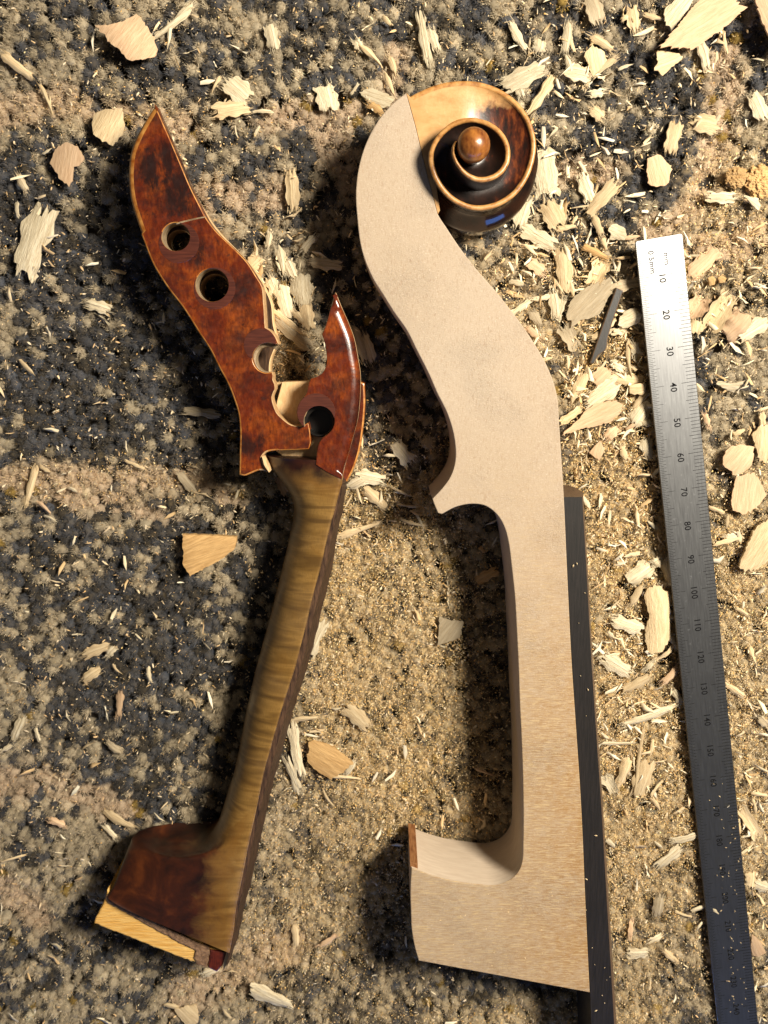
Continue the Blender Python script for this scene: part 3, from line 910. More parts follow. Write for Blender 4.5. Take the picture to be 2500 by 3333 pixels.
def bushing(name, oc, orad, hc, hrad, z0, z1, parent, clip=None):
    a0 = math.atan2(oc[1] - hc[1], oc[0] - hc[0])
    full = math.hypot(oc[0] - hc[0], oc[1] - hc[1]) + hrad < orad - 2
    if full:
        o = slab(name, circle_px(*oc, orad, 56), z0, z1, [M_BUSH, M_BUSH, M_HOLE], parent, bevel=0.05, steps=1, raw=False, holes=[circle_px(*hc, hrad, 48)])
    else:
        outer = [(oc[0] + orad * math.cos(a0 + t), oc[1] + orad * math.sin(a0 + t)) for t in np.linspace(-math.pi, math.pi, 97)]
        keep = [p for p in outer if math.hypot(p[0] - hc[0], p[1] - hc[1]) > hrad + 1.5]
        if clip:
            keep = [p for p in keep if clip(*p)]
        b0 = math.atan2(keep[-1][1] - hc[1], keep[-1][0] - hc[0]); b1 = math.atan2(keep[0][1] - hc[1], keep[0][0] - hc[0])
        while b1 > b0: b1 -= 2 * math.pi
        inner = [(hc[0] + hrad * math.cos(t), hc[1] + hrad * math.sin(t)) for t in np.linspace(b0, b1, 48)]
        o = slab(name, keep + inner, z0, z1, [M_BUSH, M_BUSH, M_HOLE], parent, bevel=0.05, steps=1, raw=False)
    return o

def build_fragment():
    bx, by, _ = W(650, 950, 0)
    root = empty('pegbox_fragment', (bx, by, 0))
    tag(root, 'broken red-brown varnished pegbox wall with three peg holes', 'violin fragment')
    wide = lambda px, py: 1.5 if (px < 500 and py < 760) else (0.5 if px + (py - 900) * -0.62 < 560 else 0.22)
    brk = lambda px, py: (px > 845 and 928 < py < 1125) or (880 < px < 985 and 1205 < py < 1392) or (850 < px < 880 and 1470 < py < 1540)
    holes = [circle_px(572, 771, 46, 48), circle_px(690, 928, 54, 48)]
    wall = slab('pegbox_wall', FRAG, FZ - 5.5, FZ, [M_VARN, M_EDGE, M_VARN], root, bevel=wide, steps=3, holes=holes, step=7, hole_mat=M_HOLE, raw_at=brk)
    bushing('peg_bushing', (582, 790), 66, (572, 771), 46.5, FZ - 4.0, FZ + 0.05, wall)
    bushing('peg_bushing', (698, 938), 68, (690, 928), 54.5, FZ - 4.0, FZ + 0.05, wall)
    bushing('peg_bushing', (846, 1122), 53, (872, 1166), 51, FZ - 4.0, FZ + 0.05, wall, clip=lambda x, y: x < 902 and y < 1190)
    # sleeve inside the open hole
    a = [(872 + 51 * math.cos(t), 1166 + 51 * math.sin(t)) for t in np.linspace(math.radians(75), math.radians(310), 40)]
    b = [(872 + 39 * math.cos(t), 1170 + 41 * math.sin(t)) for t in np.linspace(math.radians(310), math.radians(75), 40)]
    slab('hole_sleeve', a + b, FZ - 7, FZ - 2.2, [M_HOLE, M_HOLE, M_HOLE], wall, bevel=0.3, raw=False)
    # opposite wall of the pegbox, underneath
    low = [(520, 430), (575, 520), (640, 650), (700, 740), (770, 815), (830, 880), (862, 935), (884, 985), (892, 1060), (903, 1105), (880, 1180), (880, 1260), (870, 1340), (855, 1440), (845, 1515),
           (800, 1525), (795, 1440), (790, 1360), (770, 1290), (725, 1190), (650, 1070), (560, 930), (500, 820), (465, 720), (445, 630), (450, 530), (480, 450)]
    slab('pegbox_wall', low, 0.4, 6.5, [M_GLUE_SHADE, M_CREAM, M_CREAM], root, bevel=0.3, holes=[circle_px(585, 790, 40, 36), circle_px(700, 940, 46, 36)])  # dark upper face stands in for shade in the closed pegbox
    # back of the pegbox joining both walls along the left edge
    back = [(470, 400), (442, 452), (426, 500), (420, 573), (427, 648), (444, 708), (471, 784), (501, 859), (547, 934), (599, 1002), (652, 1085), (688, 1140), (717, 1198), (744, 1248), (764, 1298), (779, 1347),
            (784, 1397), (783, 1480), (784, 1540), (806, 1535), (812, 1470), (812, 1390), (803, 1330), (786, 1270), (758, 1220), (725, 1150), (690, 1085), (636, 1000), (585, 925), (538, 850), (508, 775), (480, 700), (463, 640), (455, 573), (460, 505), (474, 460), (500, 400)]
    slab('pegbox_back', back, 0.2, FZ - 5.4, [M_CREAM, M_CREAM, M_VARN], root, bevel=0.1, steps=1)
    # hairline split running from the edge to the first hole
    crack = [(669, 704), (640, 709), (610, 716), (585, 722), (574, 727), (573, 730), (586, 727), (612, 720), (642, 713), (668, 708)]
    slab('split_line', crack, FZ - 1, FZ + 0.04, [M_HOLE, M_CREAM, M_HOLE], wall, bevel=0.02, steps=1)
build_fragment()

STN = [  # left silhouette, right edge, height of left, rounding share, varnish at left, varnish at right
    ((868, 1480), (1075, 1500), 13, .6, 1.0, 1.0), ((872, 1510), (1112, 1555), 12, .6, .75, .55), ((900, 1545), (1104, 1600), 11, .75, .35, .2), ((930, 1585), (1094, 1640), 10, .85, .1, .0),
    ((952, 1625), (1085, 1675), 10, .9, 0, 0), ((957, 1669), (1078, 1699), 10, .9, 0, 0), ((942, 1751), (1060, 1775), 10, .9, 0, 0), ((923, 1834), (1047, 1834), 10, .9, 0, 0),
    ((897, 1940), (1020, 1935), 10, .9, 0, 0), ((867, 2053), (994, 2045), 10, .9, 0, 0), ((836, 2166), (964, 2160), 10, .9, 0, 0), ((814, 2260), (936, 2250), 10, .9, 0, 0),
    ((791, 2373), (908, 2340), 10, .9, 0, 0), ((769, 2486), (880, 2440), 10, .9, 0, 0), ((742, 2576), (860, 2512), 10, .88, 0, 0), ((716, 2659), (847, 2572), 10, .82, .15, 0),
    ((693, 2704), (838, 2615), 9.5, .76, .4, 0), ((663, 2734), (829, 2660), 8.5, .70, .7, 0), ((618, 2742), (818, 2708), 7.5, .62, .9, 0), ((527, 2734), (806, 2762), 7, .54, 1.1, 0),
    ((445, 2716), (796, 2815), 8, .48, 1.2, 0), ((422, 2749), (788, 2855), 12, .44, 1.2, 0), ((392, 2825), (779, 2900), 16, .40, 1.2, .05), ((369, 2885), (768, 2955), 17.8, .34, 1.2, .1),
    ((358, 2905), (759, 3032), 18.4, .30, 1.2, .15), ((350, 2918), (746, 3102), 18.6, .28, 1.2, .2)]

def build_broken_neck():
    bx, by, _ = W(860, 2200, 0)
    root = empty('broken_violin_neck', (bx, by, 0))
    tag(root, 'old brown violin neck with broken pegbox and split yellow heel', 'violin neck')
    # dense stations
    nu, nv = 130, 22
    f = np.linspace(0, len(STN) - 1, nu)
    def cr(vals):
        vals = np.array(vals, float)
        i = np.clip(f.astype(int), 0, len(vals) - 2); t = f - i
        p0, p1, p2, p3 = vals[np.maximum(i - 1, 0)], vals[i], vals[i + 1], vals[np.minimum(i + 2, len(vals) - 1)]
        return 0.5 * (2 * p1 + (p2 - p0) * t + (2 * p0 - 5 * p1 + 4 * p2 - p3) * t ** 2 + (3 * p1 - p0 - 3 * p2 + p3) * t ** 3)
    lx, ly = cr([s[0][0] for s in STN]), cr([s[0][1] for s in STN])
    rx, ry = cr([s[1][0] for s in STN]), cr([s[1][1] for s in STN])
    zl, vr = cr([s[2] for s in STN]), cr([s[3] for s in STN])
    va, vb = cr([s[4] for s in STN]), cr([s[5] for s in STN])
    V, F, A = [], [], []
    m = nv + 5
    for i in range(nu):
        l = W(lx[i], ly[i], zl[i]); r = W(rx[i], ry[i], BZ)
        sx, sy = r[0] - l[0], r[1] - l[1]
        # underside on the left
        for a, zf in ((0.30, 0.0), (0.10, 0.35), (0.02, 0.75)):
            V.append((l[0] + sx * a, l[1] + sy * a, zl[i] * zf)); A.append(va[i])
        for j in range(nv):
            v = j / (nv - 1)
            w = 1 - math.cos(v * math.pi / 2) if False else v ** 1.35
            q = min(1.0, w / vr[i])
            z = zl[i] + (BZ - zl[i]) * math.sqrt(max(0, 1 - (1 - q) ** 2))
            V.append((l[0] + sx * w, l[1] + sy * w, z)); A.append(lerp(va[i], vb[i], float(np.clip((w - 0.48) / 0.5, 0, 1)) ** 1.2 if va[i] > 0.45 else min(1, w)))
        V.append((r[0] + 0.1, r[1], BZ - 0.4)); A.append(vb[i])
        V.append((r[0] - 0.2, r[1], 0.0)); A.append(vb[i])
    G = np.array([v[2] for v in V]).reshape(nu, m)
    for _ in range(30):      # ease the transition from shaft to heel
        H = G.copy()
        H[1:-1, 3:nv + 2] = 0.5 * G[1:-1, 3:nv + 2] + 0.25 * (G[:-2, 3:nv + 2] + G[2:, 3:nv + 2])
        K = H.copy()
        K[1:-1, 4:nv + 1] = 0.5 * H[1:-1, 4:nv + 1] + 0.25 * (H[1:-1, 3:nv] + H[1:-1, 5:nv + 2])
        G = K
    V = [(v[0], v[1], float(z)) for v, z in zip(V, G.ravel())]
    for i in range(nu - 1):
        for j in range(m - 1):
            a = i * m + j
            F.append((a, a + 1, a + m + 1, a + m))
    F.append(tuple(range(m))); F.append(tuple((nu - 1) * m + j for j in range(m))[::-1])
    neck = mesh_obj('neck', V, F, M_NECK, root, smooth=80, attrs={'varnish': A})

    # dark face the fingerboard was glued to, leaning out to the right
    top = [(1112, 1557), (1104, 1600), (1078, 1699), (1047, 1834), (1010, 1978), (980, 2106), (936, 2250), (908, 2340), (880, 2440), (848, 2562), (824, 2667), (808, 2747), (784, 2862), (769, 2940), (757, 3040), (744, 3112)]
    bot = [(1130, 1566), (1126, 1610), (1104, 1712), (1082, 1845), (1046, 1990), (1017, 2115), (972, 2260), (944, 2352), (916, 2452), (882, 2574), (860, 2680), (842, 2758), (818, 2870), (795, 2950), (776, 3045), (752, 3116)]
    V, F = [], []
    def den(P):
        P = np.array(P, float); s = np.linspace(0, len(P) - 1, 90); i = np.minimum(s.astype(int), len(P) - 2)
        return P[i] + (P[i + 1] - P[i]) * (s - i)[:, None]
    rg = np.random.default_rng(3)
    dt, db = den(top), den(bot)
    for q in range(90):
        a, b = W(dt[q][0] - 1.5, dt[q][1], BZ + 0.02), W(db[q][0] + rg.normal(0, 1.3), db[q][1], 7.0)
        V += [a, (lerp(a[0], b[0], .45), lerp(a[1], b[1], .45), BZ - 0.7), (b[0], b[1], 8.0), (b[0] - 0.4, b[1], 0.0), (a[0] - 1.0, a[1], 0.0)]
    for q in range(89):
        for j in range(4):
            F.append((q * 5 + j, q * 5 + j + 1, q * 5 + j + 6, q * 5 + j + 5))
    F.append((0, 1, 2, 3, 4)); F.append((445, 446, 447, 448, 449)[::-1])
    mesh_obj('fingerboard_joint', V, F, M_GLUE_SHADE, root, smooth=30)

    # remaining pegbox wall on the right, rounded along its outer edge
    wall = [(1091, 950), (1108, 993), (1131, 1046), (1151, 1099), (1164, 1165), (1172, 1215), (1172, 1281), (1164, 1364), (1148, 1430), (1134, 1480), (1121, 1523), (1112, 1560),
            (1070, 1540), (1028, 1513), (1031, 1477), (1038, 1444), (1049, 1427), (1068, 1413), (1082, 1396), (1089, 1371), (1084, 1346), (1068, 1328), (1045, 1320), (1020, 1324), (1000, 1338), (990, 1358), (983, 1372),
            (976, 1350), (975, 1318), (985, 1298), (995, 1285), (1000, 1271), (1005, 1246), (1012, 1232), (1028, 1228), (1051, 1212), (1063, 1182), (1061, 1139), (1056, 1112), (1048, 1089), (1058, 1066), (1071, 1023), (1081, 986)]
    outer = lambda px, py: 2.3 if (px > 1105 and py > 1000 and py < 1545 and px > 1100 + 0.2 * abs(1240 - py) * 0.2) else (0.9 if py < 1000 else 0.22)
    w = slab('pegbox_wall', wall, BZ - 5.5, BZ + 0.3, [M_VARN, M_VARN, M_CREAM], root, bevel=outer, steps=5, step=7, corner=40)
    bushing('peg_bushing', (1029, 1342), 62, (1038, 1371), 50, BZ - 3.2, BZ + 0.4, w, clip=lambda x, y: y < 1392)
    hole = circle_px(1038, 1371, 49.5, 44)
    lin = slab('hole_sleeve', hole, 12.0, BZ - 3.3, [M_BLACK, M_BLACK, M_BLACK], w, bevel=0.1, steps=1, raw=False, holes=[circle_px(1042, 1374, 41, 44)], hole_mat=M_BLACK)  # black tube added to darken the hole like deep shade
    slab('hole_shade_disc', circle_px(1042, 1376, 47, 40), 12.0, 13.6, [M_BLACK, M_BLACK, M_BLACK], w, bevel=0.1, steps=1, raw=False)  # black disc added as painted shade at the foot of the hole
    # far wall of the pegbox below it
    low = [(1176, 1243), (1187, 1248), (1189, 1310), (1183, 1390), (1170, 1470), (1150, 1530), (1128, 1572), (1090, 1550), (1100, 1450), (1110, 1350), (1110, 1250)]
    slab('pegbox_wall', low, 0.3, 10.0, [M_VARN, M_EDGE, M_VARN], root, bevel=0.5)
    # bare inner floor with a step on its left
    slab('pegbox_floor', [(918, 1244), (1012, 1241), (1110, 1245), (1110, 1545), (1020, 1520), (930, 1490), (900, 1470), (895, 1420), (893, 1350)], 0.3, 13.2, M_CREAM, root, bevel=0.15, steps=1)
    slab('floor_step', [(886, 1246), (917, 1245), (893, 1352), (880, 1352)], 0.3, 9.5, M_CREAM, root, bevel=0.1, steps=1)

    # broken heel: yellow split wood below the varnished skin
    slab('heel_fracture', [(348, 2900), (460, 2962), (560, 3015), (660, 3070), (700, 3100), (688, 3150), (668, 3146), (640, 3136), (580, 3114), (527, 3093), (470, 3071), (422, 3052), (360, 3028), (306, 3006), (311, 2988), (326, 2962), (340, 2932)],
         0.2, 17.6, [M_FRACT, M_FRACT, M_FRACT], root, bevel=0.5, steps=2, jitter=0.10, step=10)
    crust = [(346, 2914), (372, 2930), (420, 2952), (480, 2984), (540, 3016), (600, 3048), (650, 3074), (676, 3084), (684, 3098), (680, 3118), (672, 3150), (640, 3140), (632, 3120), (636, 3096), (600, 3078), (545, 3048), (490, 3018), (440, 2990), (400, 2968), (352, 2938), (342, 2926)]
    slab('glue_crust', crust, 12.0, 18.3, M_CRUST, root, bevel=0.4, steps=2, jitter=0.13, step=8)
    slab('heel_stain', [(684, 3092), (738, 3100), (731, 3128), (722, 3146), (706, 3165), (690, 3158), (676, 3150)], 4.0, 18.5, [M_REDSTAIN, M_REDSTAIN, M_FRACT], root, bevel=0.5)
    slab('heel_splinter', [(738, 3096), (750, 3104), (742, 3130), (728, 3155), (718, 3158), (728, 3130)], 4.0, 18.8, M_CREAM, root, bevel=0.2)
    # little curl of wood standing at the root of the pegbox
    slab('pegbox_splinter', [(853, 1487), (862, 1500), (870, 1516), (876, 1538), (869, 1530), (858, 1512)], 14.0, 20.5, M_CREAM, root, bevel=0.1, steps=1)
build_broken_neck()

# ------------------------------------------------------------------ steel rule
def build_ruler():
    tl, tr = Vector(W(2069, 787, 5.6)), Vector(W(2220, 758, 5.6))
    bl, br = Vector(W(2335, 3333, 1.2)), Vector(W(2470, 3333, 1.2))
    top, bot = (tl + tr) / 2, (bl + br) / 2
    ydir = (top - bot).normalized()
    xdir = (tr - tl); xdir = (xdir - ydir * xdir.dot(ydir)).normalized()
    zdir = xdir.cross(ydir).normalized()
    xdir = ydir.cross(zdir)
    wd = 12.75
    M = Matrix((xdir, ydir, zdir)).transposed().to_4x4()
    M.translation = top * MM
    root = bpy.data.objects.new('steel_ruler', None)
    root.empty_display_size = 0.005
    COL.objects.link(root)
    root.matrix_world = M
    tag(root, 'thin brushed steel ruler marked in millimetres beside the fingerboard', 'ruler')
    def child(name, V, F, mat, smooth=False):
        o = mesh_obj(name, V, F, mat, None, smooth=smooth)
        o.parent = root
        return o
    h, t, Ln, c = wd / 2, 0.45, 300.0, 0.35
    out = [(-h, -c), (-h + c, 0), (h - c, 0), (h, -c), (h, -Ln), (-h, -Ln)]
    b = 0.09
    V = [(x, y, -t * 2) for x, y in out] + [(x, y, -b) for x, y in out] + [(x * (1 - b / h), y - b if y > -1 else y + b, 0) for x, y in out]
    F = []
    for r in (0, 6):
        for i in range(6):
            j = (i + 1) % 6
            F.append((r + i, r + j, r + 6 + j, r + 6 + i))
    F += [tuple(range(12, 18)), tuple(range(5, -1, -1))]
    child('blade', V, F, M_STEEL)
    V, F = [], []
    def bar(x0, x1, y, w):
        k = len(V)
        V.extend([(x0, y - w, 0.015), (x1, y - w, 0.015), (x1, y + w, 0.015), (x0, y + w, 0.015)])
        F.append((k, k + 1, k + 2, k + 3))
    for i in range(1, 2 * 296):
        m_ = i / 2
        ln = 3.7 if i % 20 == 0 else 3.0 if i % 10 == 0 else 2.0 if i % 2 == 0 else 1.3
        bar(-h + 0.05, -h + ln, -m_, 0.045)
        if i % 2 == 0:
            ln = 4.2 if i % 20 == 0 else 3.4 if i % 10 == 0 else 2.7
            bar(h - ln, h - 0.05, -m_, 0.06)
    tag(child('graduation', V, F, M_MARK), kind='stuff')
    def text(body, x, y, size, name='numeral'):
        cu = bpy.data.curves.new(name, 'FONT')
        cu.body = body; cu.size = size; cu.align_x = 'CENTER'; cu.align_y = 'CENTER'
        cu.resolution_u = 4; cu.offset = 0.012 * size; cu.space_character = 1.08
        tmp = bpy.data.objects.new(name, cu); COL.objects.link(tmp)
        bpy.context.view_layer.update()
        me = bpy.data.meshes.new_from_object(tmp.evaluated_get(bpy.context.evaluated_depsgraph_get()))
        bpy.data.objects.remove(tmp)
        me.materials.clear(); me.materials.append(M_MARK)
        o = bpy.data.objects.new(name, me); COL.objects.link(o)
        o.parent = root
        o.rotation_euler = (0, 0, -math.pi / 2)
        o.scale = (MM, MM, MM)
        o.location = (x * MM, y * MM, 0.015 * MM)
    for m_ in range(10, 300, 10):
        text(str(m_), -0.15, -m_ - 0.75, 2.55)
    text('mm', 1.45, -5.9, 2.1, 'lettering')
    text('0.5mm', -2.6, -6.2, 2.1, 'lettering')
build_ruler()

# ------------------------------------------------------------------ loose chips, shavings and splinters
NAMES = {'s': ('wood_splinter', 'splinter'), 'f': ('wood_chip', 'wood chip'), 'c': ('wood_shaving', 'wood shaving'), 'p': ('wood_flake', 'wood flake')}
GROUP = {'s': 'thin splinters lying on the carpet', 'f': 'ragged chips lying on the carpet', 'c': 'curled shavings lying on the carpet', 'p': 'flat flakes lying on the carpet'}
_seed = [100]

def rest(x, y):
    return float(pile_height(np.array([x]), np.array([y]))[0])

def strip(kind, x0, y0, x1, y1, w, colour, label, lift=0.0, bow=None):
    _seed[0] += 1
    r = random.Random(_seed[0])
    a, b = np.array(W(x0, y0, 0.8)), np.array(W(x1, y1, 0.8))
    c = (a + b) / 2
    L = float(np.linalg.norm(b - a)) * 1.06; wd = w / 11.3 * (1.1 if kind != 's' else 1.0)
    ang = math.atan2(b[1] - a[1], b[0] - a[0])
    nu, nv = (11, 5) if kind == 's' else (11, 6) if kind == 'c' else (13, 9)
    thick = {'s': min(0.6, wd * 0.28), 'f': min(0.5, wd * 0.14), 'c': 0.14}[kind]
    ends = {'s': 0.16, 'f': 0.10, 'c': 0.05}[kind]
    e0 = [r.uniform(0, ends) for _ in range(nv)]; e1 = [r.uniform(0, ends) for _ in range(nv)]
    if kind == 'f':
        e0 = [0.22 * r.random() ** 1.8 for _ in range(nv)]; e1 = [0.22 * r.random() ** 1.8 for _ in range(nv)]
    if kind == 'c':
        e0 = [0.16 * r.random() ** 2 for _ in range(nv)]; e1 = [0.16 * r.random() ** 2 for _ in range(nv)]
    bow = (r.uniform(0.2, 0.7) * (1 if kind != 'c' else 1.6)) if bow is None else bow
    cup = {'s': 0.05, 'f': 0.08, 'c': r.uniform(0.12, 0.34) * r.choice((1, 1, -1))}[kind] * wd
    tw = r.uniform(-0.25, 0.25)
    side = r.uniform(-0.06, 0.06) * L
    tl0, tl1 = r.uniform(0.08, 0.3), r.uniform(0.1, 0.7)
    t0, t1 = (r.uniform(0.3, 0.9), r.uniform(0.05, 0.75)) if kind == 's' else (r.uniform(0.7, 1.0), r.uniform(0.6, 1.0))
    ph = r.uniform(0, 6)
    rid = [r.uniform(-0.10, 0.14) for _ in range(nv)]
    V = []
    for lay in (0, 1):
        for i in range(nu):
            u = i / (nu - 1)
            prof = lerp(t0, 1.0, min(1, u / tl0)) if u < tl0 else lerp(t1, 1.0, min(1, (1 - u) / tl1))
            prof *= 1 + (0.14 * math.sin(ph * 3 + 17 * u) if kind != 'p' else 0)
            prof *= 1 + 0.10 * math.sin(ph + 9 * u)
            for j in range(nv):
                v = j / (nv - 1) * 2 - 1
                uu = u
                if i == 0: uu = e0[j]
                elif i == nu - 1: uu = 1 - e1[j]
                elif i == 1: uu = max(u, e0[j] + 0.02)
                elif i == nu - 2: uu = min(u, 1 - e1[j] - 0.02)
                xx = (uu - 0.5) * L
                yy = v * wd / 2 * prof + side * math.sin(math.pi * u)
                zz = bow * (math.sin(math.pi * u) - 0.6) + cup * (0.5 - v * v) + tw * v * (u - 0.5) * wd
                edge = 1 - 0.75 * abs(v) ** 3 if kind == 's' else 1 - 0.3 * abs(v) ** 3
                zz += (thick * edge if lay == 0 else 0.0)
                if kind == 'f':
                    zz += (r.uniform(-0.05, 0.05) + rid[j]) if lay == 0 else 0
                if kind == 'c':
                    zz += 0.35 * math.sin(ph * 1.7 + 4 * u + v) + (r.uniform(-0.25, 0.35) if i in (0, nu - 1) else 0) * (lay == 0)
                V.append((xx, yy, zz))
    F = []
    o2 = nu * nv
    for i in range(nu - 1):
        for j in range(nv - 1):
            k = i * nv + j
            F.append((k, k + nv, k + nv + 1, k + 1))
            F.append((o2 + k, o2 + k + 1, o2 + k + nv + 1, o2 + k + nv))
    for i in range(nu - 1):
        for j in (0, nv - 1):
            k = i * nv + j
            F.append((k, k + nv, o2 + k + nv, o2 + k))
    for j in range(nv - 1):
        for k in (j, (nu - 1) * nv + j):
            F.append((k, k + 1, o2 + k + 1, o2 + k))
    if kind in 'fc' or wd > 1.6:      # loose fibres at the ends
        for _ in range(24):
            k = len(V)
            sgn = r.choice((-1, 1)); y_ = r.uniform(-0.45, 0.45) * wd; l_ = r.uniform(0.3, 2.2); xa = sgn * L * r.uniform(0.2, 0.45); dy = r.uniform(-0.5, 0.5)
            z_ = r.uniform(0.0, thick)
            V += [(xa, y_ - 0.08, z_), (xa, y_ + 0.08, z_), (xa + sgn * (L * 0.06 + l_), y_ + dy, z_ + r.uniform(-0.2, 0.4)), (xa, y_, z_ - 0.12)]
            F += [(k, k + 1, k + 2), (k + 1, k + 3, k + 2), (k + 3, k, k + 2)]
    nm, cat = NAMES[kind]
    z = rest(c[0], c[1]) + 0.75 + lift
    o = mesh_obj(nm, V, F, CHIP[colour], None, smooth=40, loc=(c[0], c[1], z))
    o.rotation_euler = (r.uniform(-.15, .15), r.uniform(-.06, .06), ang)
    tag(o, label, cat, GROUP[kind])
    return o

def flake(pts, colour, label, thick=0.55, curl=0.6, lift=0.0, tilt=(0, 0), name='p', ax=None, facet=0.0):
    _seed[0] += 1
    r = random.Random(_seed[0])
    lp = smooth_loop(pts, 7, 24)
    w = np.array([W(p[0], p[1], 0.8)[:2] for p in lp])
    w += np.array([[r.gauss(0, 0.10), r.gauss(0, 0.10)] for _ in lp])
    c = w.mean(0); q = w - c
    ev = np.linalg.eigh(np.cov(q.T))[1]
    ang = math.atan2(ev[1, 1], ev[0, 1]) if ax is None else ax
    ca, sa = math.cos(-ang), math.sin(-ang)
    q = np.stack([q[:, 0] * ca - q[:, 1] * sa, q[:, 0] * sa + q[:, 1] * ca], 1)
    if thick < 1.5:
        q[:, 0] *= np.array([1 + r.uniform(-0.09, 0.06) for _ in lp])
    n = len(q)
    half = np.abs(q[:, 1]).max() + 1e-6; halfx = np.abs(q[:, 0]).max() + 1e-6
    V, F = [], []
    rings = (1.0, 0.72, 0.4, 0.12)
    def zz(x, y):
        return -curl * (y / half) ** 2 * 0.9 + curl * 0.35 * math.sin(2.4 * x / halfx + r_ph) + facet * max(0, y / half)
    r_ph = r.uniform(0, 6)
    for lay in (0, 1):
        for s in rings:
            for x, y in q * s:
                V.append((x, y, zz(x, y) + (thick if lay == 0 else 0) * (1.0 if s < 1 or lay else 0.85)))
    m = len(rings) * n
    for lay in (0, 1):
        for k in range(len(rings) - 1):
            for i in range(n):
                j = (i + 1) % n
                a = lay * m + k * n
                F.append((a + i, a + j, a + n + j, a + n + i) if lay == 0 else (a + i, a + n + i, a + n + j, a + j))
        a = lay * m + (len(rings) - 1) * n
        F.append(tuple(range(a, a + n)))
    for i in range(n):
        j = (i + 1) % n
        F.append((i, j, m + j, m + i))
    nm, cat = NAMES[name]
    z = rest(c[0], c[1]) + 0.9 + curl * 0.5 + lift
    o = mesh_obj(nm, V, F, CHIP[colour], None, smooth=40, loc=(c[0], c[1], z))
    o.rotation_euler = (tilt[0], tilt[1], ang)
    tag(o, label, cat, GROUP[name])
    return o

